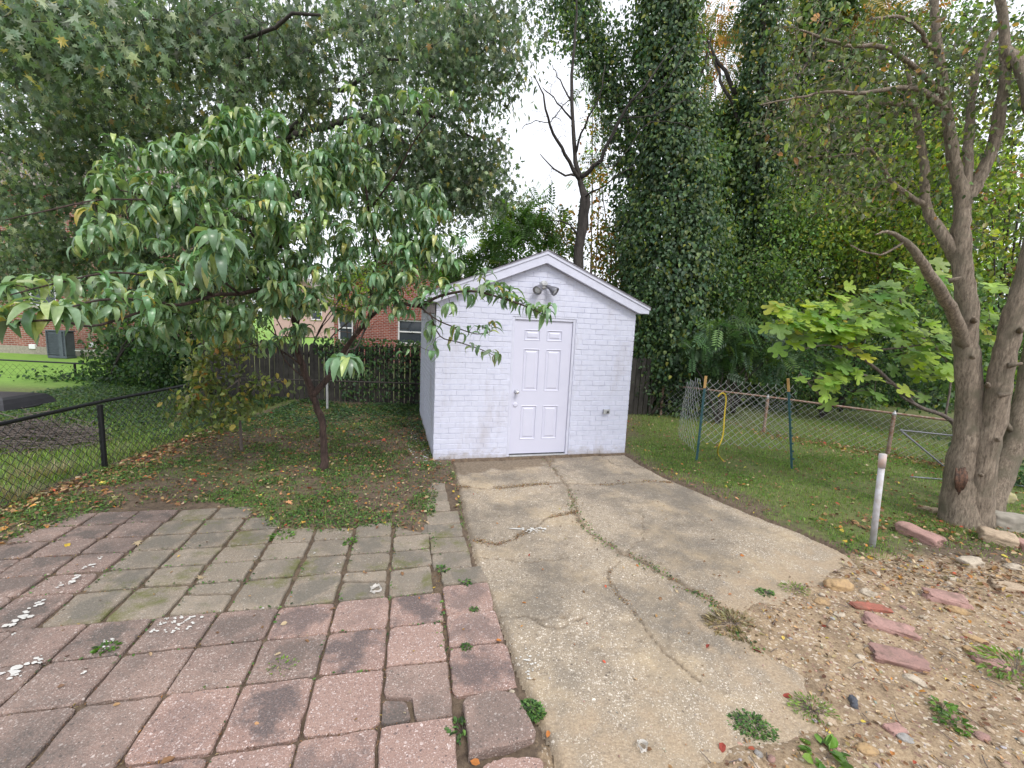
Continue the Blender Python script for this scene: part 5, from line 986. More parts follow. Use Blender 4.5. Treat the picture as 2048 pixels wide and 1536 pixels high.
# ---- hedge, vines and dark growth on the left
bush('vine_hedge', 210, 11.2, [(90, 790, 11.2, 130, 45, .3, 70), (230, 770, 11.2, 100, 50, .4, 100), (330, 740, 10.8, 60, 80, .4, 110), (240, 700, 11.5, 70, 40, .3, 60), (330, 640, 11, 50, 60, .3, 50)], 24, .13, .09, 'DKG', T_IVY, 'dark vine hedge sprawling over the far chain link fence at the left', 8)
bush('ivy_stump', 385, 10.6, [(370, 640, 10.8, 40, 90, .3, 60), (350, 740, 10.6, 60, 60, .3, 60), (400, 760, 10.3, 60, 40, .3, 40)], 26, .14, .075, 'DKG', T_IVY, 'dark ivy clad stump at the left end of the picket fence', 4, 'tree')
bush('shrub', 600, 14, [(590, 600, 14, 70, 30, .4, 20), (770, 560, 14, 90, 40, .4, 30), (690, 590, 14, 50, 40, .4, 16), (520, 560, 14, 80, 60, .6, 36), (480, 650, 13, 60, 50, .5, 30)], 22, .2, .09, 'YEL', T_OVAL, 'yellow green shrub beyond the picket fence in front of the pink house', 5)
bush('shrub', 250, 15.8, [(250, 640, 15.8, 70, 60, .4, 50), (310, 590, 15, 60, 90, .5, 60), (60, 560, 15, 90, 30, .4, 26), (180, 560, 15, 90, 50, .4, 30)], 20, .25, .11, 'DKG', T_OVAL, 'dark loose shrub growing against the two storey brown brick house', 5)
bush('dark_tree', 430, 12.2, [(440, 560, 12.2, 100, 110, .4, 70), (400, 440, 12.2, 100, 70, .4, 40), (520, 470, 12.3, 70, 90, .4, 36)], 26, .2, .1, 'IVY', T_IVY, 'dark leafy tree mass close behind the peach crown, left of the red brick house', 5, 'tree')
bush('shrub', 700, 17, [(700, 545, 17, 70, 40, .4, 30), (760, 520, 17, 60, 40, .4, 26), (830, 530, 16, 50, 40, .4, 18)], 20, .25, .11, 'GRN', T_OVAL, 'loose green shrub in front of the red brick gable beyond the picket fence', 5)
# ivy on the picket fence
nI = 2600; xi = R.uniform(-4.6, .0, nI); k_ = fbm(xi, R.random(nI) * 0, 1.1, 4); zi = R.random(nI) ** .7 * 1.55; keep = (zi > 1.5 - 1.6 * np.clip((xi + 4.9) / 1.3, .12, 1) * (.6 + .8 * k_)) ; xi, zi = xi[keep], zi[keep]
P = np.column_stack([xi, 10.15 + .012 * (xi + 3) - .05 - .12 * R.random(len(xi)), zi]); n_ = len(P)
iv = leaves('ivy', [place(T_IVY, P, unit(R.normal(size=(n_, 3)) * .6 + [0, 0, -1]), R.normal(size=(n_, 3)) * .4 + [0, -1, .4], R.uniform(.05, .09, n_), tl(n_, 'DKG'))], M['matte_leaf']); tag(iv, 'dark ivy sheet climbing over the right half of the picket fence beside the shed', 'ivy')
# ------------------------------------------------------------------ ground cover, litter, stones
mm, n, b = newmat('pebble'); at_ = nd(n, 'ShaderNodeAttribute', attribute_name='tint'); lk(n, mix(n, sramp(n, noise(n, coords(n, 'World'), 80, 4), .35, .65), at_.outputs['Color'], mix(n, 1.0, at_.outputs['Color'], (.7, .68, .66), 'MULTIPLY')), b.inputs['Base Color']); b.inputs['Roughness'].default_value = .8; M['pebble'] = mm
T_BLADE = (np.array([(-.05, 0, 0), (.05, 0, 0), (.035, .55, .06), (-.035, .55, .06), (0, 1, .28)]), [(0, 1, 2, 3), (3, 2, 4)])
def gzs(x, y): return ground_z(x, y)
def samp(n_, x0_, x1_, y0_, y1_, f):
    x = R.uniform(x0_, x1_, n_); y = R.uniform(y0_, y1_, n_); k = R.random(n_) < f(x, y); return x[k], y[k]
def blades(x, y, h, key, lean=.5):
    n_ = len(x); P = np.column_stack([x, y, gzs(x, y) - .004]); a = R.random(n_) * 6.28; D = unit(np.column_stack([np.cos(a) * lean * R.random(n_), np.sin(a) * lean * R.random(n_), np.ones(n_)])); Nn = np.column_stack([np.cos(a + R.normal(0, .5, n_)), np.sin(a), np.zeros(n_)])
    return place(T_BLADE, P, D, Nn, h * R.uniform(.5, 1.25, n_), tl(n_, key, .25))
def flat(x, y, size, key, tm, up=.02, tilt=.35, var=.25, z=None):
    n_ = len(x); zz = (gzs(x, y) if z is None else z) + up * R.random(n_) + .003; P = np.column_stack([x, y, zz]); a = R.random(n_) * 6.28
    return place(tm, P, np.column_stack([np.cos(a), np.sin(a), R.normal(0, tilt * .5, n_)]), np.column_stack([R.normal(0, tilt, n_), R.normal(0, tilt, n_), np.ones(n_)]), size * R.uniform(.5, 1.35, n_), tl(n_, key, var))
G_['GRS'] = ([(.20, .32, .07), (.27, .40, .085), (.14, .24, .05), (.22, .22, .08), (.30, .26, .13)], [5, 5, 4, 1, .6])
G_['CLV'] = ([(.10, .21, .055), (.15, .28, .07), (.13, .24, .06), (.04, .09, .03)], [5, 5, 2, 4])
G_['CLB'] = ([(.12, .25, .04), (.17, .32, .05), (.08, .17, .035)], [5, 3, 4]); G_['STR'] = ([(.36, .29, .17), (.28, .22, .13), (.42, .36, .24)], [3, 3, 2])
lawn_f = lambda x, y: np.clip((poly_sd(x, y, LAWN) + .25 + (fbm(x, y, 2, 44) - .5) * .8) * 2.2, 0, 1) * np.clip(.25 + (fbm(x, y, 1.7, 45) - .3) * 2.6, .1, 1) * (poly_sd(x, y, SLAB) < 0)
x, y = samp(150000, 1.5, 8.5, 3.4, 10.5, lawn_f); x2, y2 = samp(26000, 1.8, 7.5, 3.4, 7.5, lambda a, c_: lawn_f(a, c_) * (fbm(a, c_, 2.4, 55) > .5))
x3, y3 = samp(9000, 5.5, 11, 8, 15, lambda a, c_: np.ones(len(a)) * .8)
lg = leaves('lawn_grass', [blades(x, y, .048, 'GRS'), flat(x2, y2, .026, 'CLB', T_OVAL, .03), blades(x3, y3, .07, 'GRS')], M['leaf']); tag(lg, kind='stuff')
def yard_f(x, y):
    e = poly_sd(x, y, PATIO); p = fbm(x, y, 2.2, 61) ; q = np.clip((p - .42) * 6, 0, 1); band = np.exp(-((y - 5.4) / 1.5) ** 2)
    return np.clip(q * (.5 + .9 * band) + .14, 0, 1) * (e < .1 * (fbm(x, y, 5, 3) - .2)) * (x > -5.05) * (poly_sd(x, y, SLAB) < -.02) * ~((x > -1.15 + (6.1 - y) * -.28) & (y > 6.0))
x, y = samp(130000, -5.05, -.4, 3.4, 9.9, yard_f); k_ = R.random(len(x)) < .62
yg = leaves('clover_cover', [flat(x[k_], y[k_], .026, 'CLV', T_OVAL, .03, .4), blades(x[~k_], y[~k_], .05, 'GRS')], M['leaf']); tag(yg, kind='stuff')
x, y = samp(60000, -9.5, -5.06, 2.2, 10.5, lambda a, c_: np.clip(1.1 - (c_ - 6.2) * .35, .12, 1) * np.clip(.4 + fbm(a, c_, 2, 8), 0, 1)); x2, y2 = samp(26000, -10.5, -5.2, 6.2, 11, lambda a, c_: np.clip((c_ - 6) * .7, 0, 1))
ng = leaves('neighbour_grass', [blades(x, y, .085, 'GRS', .7), flat(x2, y2, .05, 'DKG', T_IVY, .06, .5)], M['leaf']); tag(ng, kind='stuff')
x, y = samp(26000, -4.9, -1.2, 7.0, 10.1, lambda a, c_: np.clip((c_ - 7) * .5, 0, .8) * np.clip((fbm(a, c_, 2, 9) - .35) * 4, .1, 1)); iv2 = leaves('ivy_ground_cover', [flat(x, y, .045, 'DKG', T_IVY, .05, .5)], M['matte_leaf']); tag(iv2, kind='stuff')
def fence_line(n_):      # leaf drift and straw along the left fence foot
    y = R.uniform(2.6, 7.5, n_); return -5.0 + .02 * (5.2 - y) * 3 + np.abs(R.normal(0, .22, n_)) * 1.2 + .02, y
x, y = fence_line(1500); parts = [flat(x, y, .05, 'DRY', T_OVAL, .03, .5)]
xs_, ys_ = samp(8500, -4.9, -.5, 3.2, 9.8, lambda a, c_: ((poly_sd(a, c_, PATIO) < .05) & (poly_sd(a, c_, SLAB) < 0)) * np.clip(.35 + fbm(a, c_, 1.5, 2), 0, 1)); parts.append(flat(xs_, ys_, .036, 'DRY', T_OVAL, .035, .5))
xs_, ys_ = samp(260, -4.6, -.5, 3.2, 8.5, lambda a, c_: (poly_sd(a, c_, PATIO) < .25) * .9); parts.append(flat(xs_, ys_, .075, 'DRY', T_MAPLE, .03, .5))
xs_, ys_ = samp(2600, 2, 8.5, 3.2, 10, lambda a, c_: (poly_sd(a, c_, SLAB) < 0) * 1.); parts.append(flat(xs_, ys_, .042, 'DRY', T_OVAL, .045, .5))
for (xa, ya, xb, yb, nn) in ((5.0, 8.9, 8.4, 5.9, 900), (3.7, 4.6, 6.5, 4.3, 500), (3.2, 3.5, 6.5, 3.5, 600)):
    t = R.random(nn); parts.append(flat(xa + (xb - xa) * t + R.normal(0, .22, nn), ya + (yb - ya) * t + R.normal(0, .2, nn), .048, 'DRY', T_OVAL, .05, .6))
xs_, ys_ = samp(3600, .6, 6, 1.3, 3.9, lambda a, c_: np.clip((poly_sd(a, c_, SAND) + .1) * 3, 0, 1)); parts.append(flat(xs_, ys_, .026, 'DRY', T_OVAL, .014, .5))
xs_, ys_ = samp(240, -4, 2.6, 1.5, 6, lambda a, c_: np.ones(len(a)) * ((poly_sd(a, c_, SLAB) > 0) | (poly_sd(a, c_, PATIO) > 0))); parts.append(flat(xs_, ys_, .024, 'DRY', T_OVAL, .004, .3, z=np.full(len(xs_), .004)))
lt = leaves('leaf_litter', parts, M['dry_leaf']); tag(lt, kind='stuff')
# crumbs, weeds and straw in the joints and cracks
jx, jy = [], []
for L, wd, dw in CR[:4] + CR[5:6]:
    Pl = np.array(gp(L)); m_ = subdiv(np.column_stack([Pl, np.zeros(len(Pl))]), 8)[:, :2]; nn = int(1300 * dw / .05); i = R.integers(0, len(m_), nn); jx.append(m_[i, 0] + R.normal(0, dw * .6 + .01, nn)); jy.append(m_[i, 1] + R.normal(0, dw * .6 + .01, nn))
jx, jy = np.concatenate(jx), np.concatenate(jy); h_ = len(jx) // 3; k_ = fbm(jx, jy, 3, 81) > .42; jx, jy = jx[k_], jy[k_]; h_ = len(jx) // 6
jl = [flat(jx[:h_], jy[:h_], .02, 'CLV', T_OVAL, .012, .5, z=np.full(h_, .0)), flat(jx[h_:], jy[h_:], .02, 'DRY', T_NARROW, .006, .5, z=np.full(len(jx) - h_, .002))]
xs_, ys_ = [], []
for r_ in range(1, len(vl)):
    for t in R.uniform(-4.2, .35, 170): p = uv(t, vl[r_] + random.gauss(0, .006)); xs_.append(p[0]); ys_.append(p[1])
for k in range(12):
    for t in R.uniform(-1.4, 2.0, 120): p = uv(-.0 - k * (.352 if t > .33 else .370) + random.gauss(0, .006) + .0, t); xs_.append(p[0]); ys_.append(p[1])
for t in R.uniform(-.6, 2.8, 420): p = uv(.36 + random.gauss(0, .015), t); xs_.append(p[0]); ys_.append(p[1])
xs_, ys_ = np.array(xs_), np.array(ys_); k_ = poly_sd(xs_, ys_, PATIO) > -.1; xs_, ys_ = xs_[k_], ys_[k_]; gm = (R.random(len(xs_)) < np.clip((fbm(xs_, ys_, 2.2, 31) - .42) * 3, 0, .8) * np.clip((ys_ - 1.6) * .8, .1, 1)); 
jl += [flat(xs_[gm], ys_[gm], .019, 'CLV', T_OVAL, .008, .5, z=np.full(gm.sum(), -.004)), flat(xs_[~gm], ys_[~gm], .017, 'DRY', T_NARROW, .003, .4, z=np.full((~gm).sum(), -.009))]
jw = leaves('joint_weeds', jl, M['leaf']); tag(jw, kind='stuff')
# gravel
ico_v = []; ph = (1 + 5 ** .5) / 2
for a in (-1, 1):
    for c_ in (-ph, ph): ico_v += [(0, a, c_), (a, c_, 0), (c_, 0, a)]
ico_v = np.array(ico_v, float) / math.hypot(1, ph); ico_f = []
for i in range(12):
    for j in range(i + 1, 12):
        for k in range(j + 1, 12):
            d = [np.linalg.norm(ico_v[i] - ico_v[j]), np.linalg.norm(ico_v[j] - ico_v[k]), np.linalg.norm(ico_v[i] - ico_v[k])]
            if max(d) < 1.2:
                nn = np.cross(ico_v[j] - ico_v[i], ico_v[k] - ico_v[i]); ico_f.append((i, j, k) if nn @ ico_v[i] > 0 else (i, k, j))
def rocks(name, x, y, s, z=None, pal=None, wt=None):
    n_ = len(x); V0 = ico_v[None] * R.uniform(.75, 1.2, (n_, 12, 1)) * np.stack([R.uniform(.8, 1.4, n_), R.uniform(.6, 1.1, n_), R.uniform(.4, .75, n_)], 1)[:, None] * s[:, None, None]
    a = R.random(n_) * 6.28; c_, s_ = np.cos(a)[:, None], np.sin(a)[:, None]; X, Y = V0[..., 0] * c_ - V0[..., 1] * s_, V0[..., 0] * s_ + V0[..., 1] * c_
    zz = (gzs(x, y) if z is None else z) + s * .15; V = np.stack([X + x[:, None], Y + y[:, None], V0[..., 2] + zz[:, None]], 2).reshape(-1, 3)
    lp = np.array(ico_f).ravel(); L = (lp[None] + (np.arange(n_) * 12)[:, None]).ravel(); T = tints(n_, pal, wt, .15)
    return npmesh(name, V, L, np.full(n_ * 20, 3), M['pebble'], None, np.repeat(T, 12, 0), smooth=False)
PALR = [STC[k][0] for k in ('ochre', 'cream', 'tan', 'pink', 'grey', 'mauve', 'slate')]
x, y = samp(3800, .6, 6.5, 1.35, 3.8, lambda a, c_: np.clip((poly_sd(a, c_, SAND) + .12) * 3, 0, 1)); s_ = .004 + .009 * R.random(len(x)) ** 3
rk = rocks('gravel', x, y, s_, None, PALR, [3, 4, 5, 1.2, 2, 1, .4]); tag(rk, kind='stuff')
x, y = samp(1300, -1, 2.6, 1.5, 4.5, lambda a, c_: np.clip(poly_sd(a, c_, SLAB) * 2, 0, 1) * np.clip(1.3 - np.abs(poly_sd(a, c_, SAND)) * 2, .15, 1)); rk = rocks('loose_grit', x, y, .0025 + .004 * R.random(len(x)) ** 2, np.full(len(x), .003), PALR, [2, 4, 5, 1, 2, 1, .3]); tag(rk, kind='stuff')
x, y = samp(1200, 3.2, 8, 3.4, 4.6, lambda a, c_: np.ones(len(a)) * (fbm(a, c_, 2, 4) > .4)); rk = rocks('soil_clods', x, y, .008 + .014 * R.random(len(x)) ** 3, None, [(.2, .15, .1), (.4, .34, .26), (.14, .1, .07)], [3, 1, 3]); tag(rk, kind='stuff')
x, y = samp(900, -2, -.8, 5.9, 8.5, lambda a, c_: (np.abs(a + 1.2 + (c_ - 6.1) * .28) < .22) * 1.); rk = rocks('paint_flecked_gravel', x, y, .006 + .01 * R.random(len(x)), None, [(.5, .5, .52), (.3, .3, .3), (.15, .13, .1)], [2, 2, 2]); tag(rk, kind='stuff')
# fallen twigs
mb = MB()
for k in range(360):
    x_, y_ = (random.uniform(1., 5.5), random.uniform(1.5, 4.0)) if k < 250 else (random.uniform(-4.8, -1), random.uniform(4, 8))
    if k < 250 and poly_sd(np.array([x_]), np.array([y_]), SAND)[0] < 0: continue
    a = random.random() * 6.28; L = random.uniform(.03, .14); z_ = gz(x_, y_) + .008; p = np.array([[x_, y_, z_], [x_ + math.cos(a) * L * .5 + random.gauss(0, .008), y_ + math.sin(a) * L * .5, z_ + .006], [x_ + math.cos(a) * L, y_ + math.sin(a) * L, z_ + random.uniform(-.002, .008)]]); mb.tube(p, [.0028, .0024, .0012], 4)
tag(mb.build('twig_litter', M['twig_bark']), kind='stuff')
# ---- single stones
def icoball(sub=2):
    me = bpy.data.meshes.new('t'); import bmesh as _b; bm = _b.new(); _b.ops.create_icosphere(bm, subdivisions=sub, radius=1); V = np.array([v_.co[:] for v_ in bm.verts]); Fc = [tuple(v_.index for v_ in f.verts) for f in bm.faces]; bm.free(); return V, Fc
IV, IFc = icoball(4)
def stone(name, px, py, wpx, mat, label, flat_=.5, asp=.7, ang=0, blocky=0., group=None, top=0.):
    p = g(px, py); d_ = math.hypot(p[0], p[1], H); r_ = wpx * d_ / F / 2 * .88; flat_ = flat_ * .8; sd0 = random.randint(0, 99); V = IV.copy()
    if blocky: V = np.sign(V) * np.abs(V) ** (1 - blocky); V = V / np.max(np.abs(V), 1)[:, None] * (1 - .18 * (1 - blocky)) * .55 + V * .45
    nz = 1 + .7 * (fbm(V[:, 0] + sd0 + V[:, 2] * .7, V[:, 1] + V[:, 2] * .9, 1.2, sd0, 3) - .5) + .22 * (fbm(V[:, 0] * 1 + V[:, 2], V[:, 1] + sd0, 4, sd0, 3) - .5); V = V * nz[:, None] * [1, asp, flat_]
    c_, s_ = math.cos(ang), math.sin(ang); V = np.column_stack([V[:, 0] * c_ - V[:, 1] * s_, V[:, 0] * s_ + V[:, 1] * c_, V[:, 2]]) * r_
    z_ = gz(p[0], p[1]) + r_ * flat_ * .12 + top; o = npmesh(name, V, [i for f in IFc for i in f], [3] * len(IFc), SM[mat], None, None, smooth=True); o.location = (p[0], p[1], z_); tag(o, label, 'stone', group)
for a in [('stone', 1677, 1178, 46, 'ochre', 'rounded speckled ochre stone nearest the far corner of the gravel', .6, .6, .1), ('stone', 1734, 1190, 27, 'cream', 'pale cream stone right of the rounded speckled ochre stone'), ('stone', 1644, 1207, 27, 'ochre', 'small ochre stone between the dry weeds and the rounded speckled stone'),
          ('brick_fragment', 1740, 1219, 58, 'red', 'flat brick red shard lying in the gravel', .18, .35, -.15, .2), ('brick_fragment', 1892, 1204, 58, 'pink', 'pink slab fragment behind the yellow stone', .35, .5, -.35, .5), ('stone', 1916, 1227, 29, 'ochre', 'long yellow ochre stone touching the pink slab fragment', .5, .5, -.4),
          ('brick_fragment', 1779, 1260, 68, 'pink', 'broken pink brick with a red face, middle of the gravel', .34, .5, -.5, .55), ('brick_fragment', 1795, 1327, 74, 'mauve', 'large mauve brick half sunk in the sand', .26, .5, -.35, .6), ('stone', 1744, 1309, 28, 'ochre', 'mustard stone at the left end of the sunken mauve brick'),
          ('stone', 1828, 1366, 30, 'cream', 'oblong tan stone below the sunken mauve brick', .55, .55, -.7), ('stone', 1945, 1309, 26, 'ochre', 'egg shaped yellow stone alone near the right edge', .6, .65, -.6), ('brick_fragment', 1976, 1332, 36, 'pink', 'worn pink chunk near the right edge beside dry oak leaves', .5, .7, -.5, .4), ('stone', 1947, 1280, 31, 'ochre', 'long narrow ochre stone above the egg shaped stone', .4, .4, -.6),
          ('stone', 1705, 1410, 20, 'slate', 'dark slate chip standing in the sand', .9, .5, 1.2, .4), ('brick_fragment', 1790, 1465, 28, 'pink', 'pale pink chip near the bottom right weeds', .5, .7, .2, .4), ('stone', 1734, 1504, 31, 'ochre', 'ochre stone at the bottom edge among weeds'), ('stone', 1656, 1445, 24, 'tan', 'tan pebble right of the green weed clump', .6, .6, -.4),
          ('stone', 1553, 1330, 15, 'cream', 'small cream pebble at the edge of the concrete'), ('stone', 1486, 1201, 20, 'mauve', 'mauve pebble resting on the dry weed tuft'), ('stone', 1939, 1131, 34, 'cream', 'angular cream stone below the fallen wall blocks', .6, .7, .1, .4), ('stone', 2017, 1182, 38, 'tan', 'angular tan stone at the right edge of the picture', .55, .7, -.2, .45),
          ('stone', 1904, 1162, 20, 'cream', 'small white stone left of the angular tan stone'), ('stone', 2029, 1139, 26, 'cream', 'cream stone at the right edge above the angular tan stone'), ('stone', 1568, 1164, 17, 'cream', 'cream stone lying on the concrete beside a twig'), ('stone', 1748, 1153, 17, 'cream', 'cream stone just behind the rounded speckled stone'),
          ('stone', 1713, 1254, 14, 'cream', 'white pebble left of the broken pink brick'), ('stone', 1678, 1233, 18, 'cream', 'white pebble left of the red shard'), ('stone', 1721, 1321, 17, 'cream', 'white pebble left of the mustard stone'), ('stone', 1767, 1180, 17, 'ochre', 'small orange stone right of the pale cream stone'),
          ('stone', 1363, 1422, 19, 'cream', 'white chip lying on the near end of the concrete', .3, .5, -.7, .5), ('stone', 1283, 1502, 20, 'grey', 'grey glassy lump at the bottom of the concrete', .6, .6, -.6), ('stone', 1810, 1482, 22, 'grey', 'grey stone at the bottom edge right of the ochre stone'), ('stone', 1962, 1477, 20, 'mauve', 'mauve pebble near the bottom right corner'),
          ('stone', 1024, 1378, 11, 'cream', 'white pebble in the gap between pink pavers and concrete'), ('stone', 1355, 1088, 0, 'cream', '')][:-1]:
    nm_, px, py, wp, mt, lb = a[:6]; r_ = list(a[6:]) + [.5, .7, 0, 0][len(a[6:]):]; stone(nm_, px, py, wp, mt, lb, *r_)
LMS = [(nm, g(*p)) for nm, p in (('speckled ochre stone', (1677, 1178)), ('red shard', (1740, 1219)), ('pink slab fragment', (1892, 1204)), ('broken pink brick', (1779, 1260)), ('sunken mauve brick', (1795, 1327)), ('egg shaped yellow stone', (1945, 1309)), ('dark slate chip', (1705, 1410)), ('pale pink chip', (1790, 1465)), ('dense green weed clump', (1505, 1452)), ('trailing bright weed', (1905, 1450)), ('angular cream stone', (1939, 1131)), ('angular tan stone', (2017, 1182)), ('dry weed tuft', (1465, 1250)))]; cnt_ = {}
x, y = samp(150, 1.2, 5, 1.5, 3.8, lambda a, c_: (poly_sd(a, c_, SAND) > .1) * 1.)
for i in range(len(x)):
    q_ = proj([x[i], y[i], 0])[0]
    if not (1400 < q_[0] < 2060 and q_[1] < 1545): continue
    p = (x[i], y[i]); V = IV[:] * [1, .7, .55] * random.uniform(.012, .024) * (1 + .4 * (fbm(IV[:, 0] + i, IV[:, 1] + IV[:, 2], 1.5, i, 2)[:, None] - .5)); k = random.choice(['ochre', 'cream', 'tan', 'tan', 'cream', 'mauve', 'grey', 'pink'])
    o = npmesh('pebble', V, [v_ for f in IFc for v_ in f], [3] * len(IFc), SM[k], None, None, smooth=True); o.location = (p[0], p[1], gz(*p) + .006); o.rotation_euler[2] = random.random() * 6
    lm_ = min(LMS, key=lambda q: (q[1][0] - p[0]) ** 2 + (q[1][1] - p[1]) ** 2)[0]; cnt_[(k, lm_)] = cnt_.get((k, lm_), 0) + 1; oq = ['closest', 'second closest', 'third closest', 'fourth closest', 'fifth closest', 'sixth closest', 'seventh closest', 'eighth closest', 'ninth closest'][min(8, cnt_[(k, lm_)] - 1)]
    tag(o, f'small {k} pebble, {oq} to the {lm_}', 'pebble', 'pebbles in the gravel'); continue
    tag(o, {'ochre': 'small plain ochre pebble scattered in the gravel', 'cream': 'small plain cream pebble scattered in the gravel', 'tan': 'small plain tan pebble scattered in the gravel', 'mauve': 'small plain mauve pebble scattered in the gravel', 'grey': 'small plain grey pebble scattered in the gravel', 'pink': 'small plain pink pebble scattered in the gravel'}[k], 'pebble', k + ' pebbles in the gravel')
# blocks by the forked tree
def block(name, pa, pb, wd, hh, mat, label, tilt=0., z=0.):
    a, b_ = np.array(g(*pa)), np.array(g(*pb)); c_ = (a + b_) / 2; L = np.linalg.norm(b_ - a); th_ = math.atan2(b_[1] - a[1], b_[0] - a[0]); me_, f_ = icoball(4); V = me_.copy(); V = V / np.max(np.abs(V), 1)[:, None]; V = np.sign(V) * (1 - (1 - np.abs(V)) ** 1.0); sd0 = random.randint(0, 50)
    V = V * (1 - .10 * np.clip(np.sum(np.abs(V) > .93, 1) - 1, 0, 2)[:, None] * .5); V = V * (1 + .30 * (fbm(V[:, 0] + sd0, V[:, 1] + V[:, 2] * .8, 1.3, sd0, 3)[:, None] - .5) + .16 * (fbm(V[:, 0] * 1.0 + V[:, 2], V[:, 1] - V[:, 2] + sd0, 7, sd0, 3)[:, None] - .5)); V = V * [L / 2, wd / 2, hh / 2]
    o = npmesh(name, V, [i for f in f_ for i in f], [3] * len(f_), mat, None, None, smooth=True); o.location = (c_[0], c_[1], gz(*c_) + hh * .32 + z); o.rotation_euler = (random.uniform(-.05, .05), tilt, th_); tag(o, label, 'block'); return o
block('stone_block', (1795, 1062), (1880, 1095), .17, .11, SM['pink'], 'long pink stone block lying in the grass left of the forked trunks', .06)
block('stone_block', (1955, 1078), (2032, 1096), .26, .12, SM['tan'], 'rough tan stone slab leaning in front of the grey concrete block', .1)
block('concrete_block', (1975, 1052), (2060, 1066), .24, .20, M['concrete_block'], 'grey concrete block at the right edge behind the tan slab')
block('stone_block', (2030, 1098), (2100, 1108), .2, .09, SM['pink'], 'pink stone slab cut by the right edge of the picture')
block('stone_block', (1965, 1000), (2015, 1005), .2, .16, simple('mossy_stone', (.30, .30, .10), .9, sc=20, c2=(.4, .34, .24)), 'small green mossy stone block behind the forked trunks')
for (px, py, wp, lb) in ((1868, 1025, 24, 'small tan stone against the foot of the forked trunk'), (1850, 1020, 20, 'small cream stone just left of the forked trunk foot')): stone('stone', px, py, wp, 'tan', lb, .5, .6, .2, .3)
# ---- weeds
def weed(px, py, r_, n_, size, key, tm, label, h_=.06, z=None):
    p = g(px, py); zz = gz(*p) if z is None else z; root = empty('weed', (p[0], p[1], zz), 0, label, 'weed'); a = R.random(n_) * 6.28; rr = r_ * np.sqrt(R.random(n_)); hh = h_ * (1 - (rr / r_) ** 2 * .7) * R.random(n_)
    P = np.column_stack([np.cos(a) * rr * 1.3, np.sin(a) * rr, hh]); D = np.column_stack([np.cos(a), np.sin(a), R.uniform(-.2, .9, n_)]); Nn = np.column_stack([R.normal(0, .4, n_), R.normal(0, .4, n_), np.ones(n_)])
    leaves('foliage', [place(tm, P, D, Nn, size * R.uniform(.6, 1.3, n_), tl(n_, key))], M['leaf'], root)
    mb = MB()
    for i in range(0, n_, 5): mb.tube([(0, 0, -.005), tuple(P[i] * .5 + [0, 0, .004]), tuple(P[i])], .0012, 3, cap=False)
    mb.build('stem', M['twig_bark'], root)
weed(1505, 1452, .10, 1500, .015, 'CLV', T_OVAL, 'dense dark green weed clump at the near right corner of the concrete', .05)
weed(1060, 1425, .055, 520, .016, 'CLV', T_OVAL, 'green weed clump between the loose pink slab and the concrete', .05, 0)
weed(1465, 1250, .13, 240, .05, 'STR', T_NARROW, 'dry straw coloured weed tuft in the concrete crack', .05)
weed(1530, 1186, .05, 120, .017, 'CLV', T_OVAL, 'tiny dark green weed on the concrete left of the pale weed', .02, 0); weed(1590, 1180, .08, 110, .025, 'GRS', T_NARROW, 'sparse pale green weed at the edge of the concrete', .04)
weed(1625, 1420, .09, 240, .022, 'GRS', T_NARROW, 'feathery green weed right of the dense dark clump', .05); weed(1650, 1520, .07, 22, .06, 'CLB', T_OVAL, 'broad leaved bright green weed at the bottom edge', .05)
weed(1905, 1450, .06, 60, .03, 'CLB', T_OVAL, 'leafy bright green weed trailing near the bottom right corner', .04); weed(1885, 1420, .05, 40, .028, 'CLB', T_OVAL, 'bright green weed above the trailing one at bottom right', .04); weed(2030, 1350, .16, 200, .05, 'GRS', T_NARROW, 'grassy olive weed tuft at the right edge of the picture', .1)
weed(215, 1297, .04, 36, .03, 'CLB', T_OVAL, 'small bright weed in a paver joint beside dried paint spots', .03, 0); weed(885, 1140, .035, 26, .03, 'CLV', T_OVAL, 'small weed between the grey pavers and edge column', .03, 0); weed(930, 1165, .03, 24, .025, 'CLV', T_OVAL, 'sprawling weed on the top right pink edge paver', .02, 0)
weed(948, 1220, .022, 70, .014, 'CLV', T_OVAL, 'tiny round weed in the joint between first pink edge pavers', .02, 0); weed(932, 1295, .022, 70, .014, 'CLV', T_OVAL, 'tiny round weed in the joint above the blackened edge paver', .02, 0); weed(560, 1335, .07, 40, .022, 'GRS', T_NARROW, 'thin sprawling grass weed across the pink pavers', .02, 0)
weed(925, 1460, .06, 90, .025, 'CLV', T_OVAL, 'weed growing left of the large loose slab', .03, -.01); weed(700, 1085, .035, 40, .03, 'CLB', T_OVAL, 'bright green plantain weed in the far grey pavers', .03, 0); weed(570, 1070, .10, 160, .03, 'CLB', T_OVAL, 'leafy green weed patch at the far edge of the patio', .05)
def tuft(px, py, r_, n_, label):
    p = g(px, py); root = empty('weed', (p[0], p[1], gz(*p)), 0, label, 'weed'); a = R.random(n_) * 6.28; rr = r_ * np.sqrt(R.random(n_)); P = np.column_stack([np.cos(a) * rr, np.sin(a) * rr, np.zeros(n_)]); lz = R.uniform(.1, .9, n_); D = np.column_stack([np.cos(a) * lz, np.sin(a) * lz, np.ones(n_)]); Nn = np.column_stack([np.cos(a), np.sin(a), -lz])
    T2 = T_BLADE[0] * [.35, 1, 1]; leaves('foliage', [place((T2, T_BLADE[1]), P, D, Nn, R.uniform(.06, .2, n_), tl(n_, 'STR'))], M['leaf'], root)
for (px, py, lb, r_) in ((60, 960, 'tall straw grass tuft at the foot of the black fence', .25), (110, 950, 'second straw grass tuft right of the tall one by the black fence', .18), (35, 1000, 'near straw grass tuft at the left edge by the black fence', .2)): tuft(px, py, r_ * .8, 170, lb)
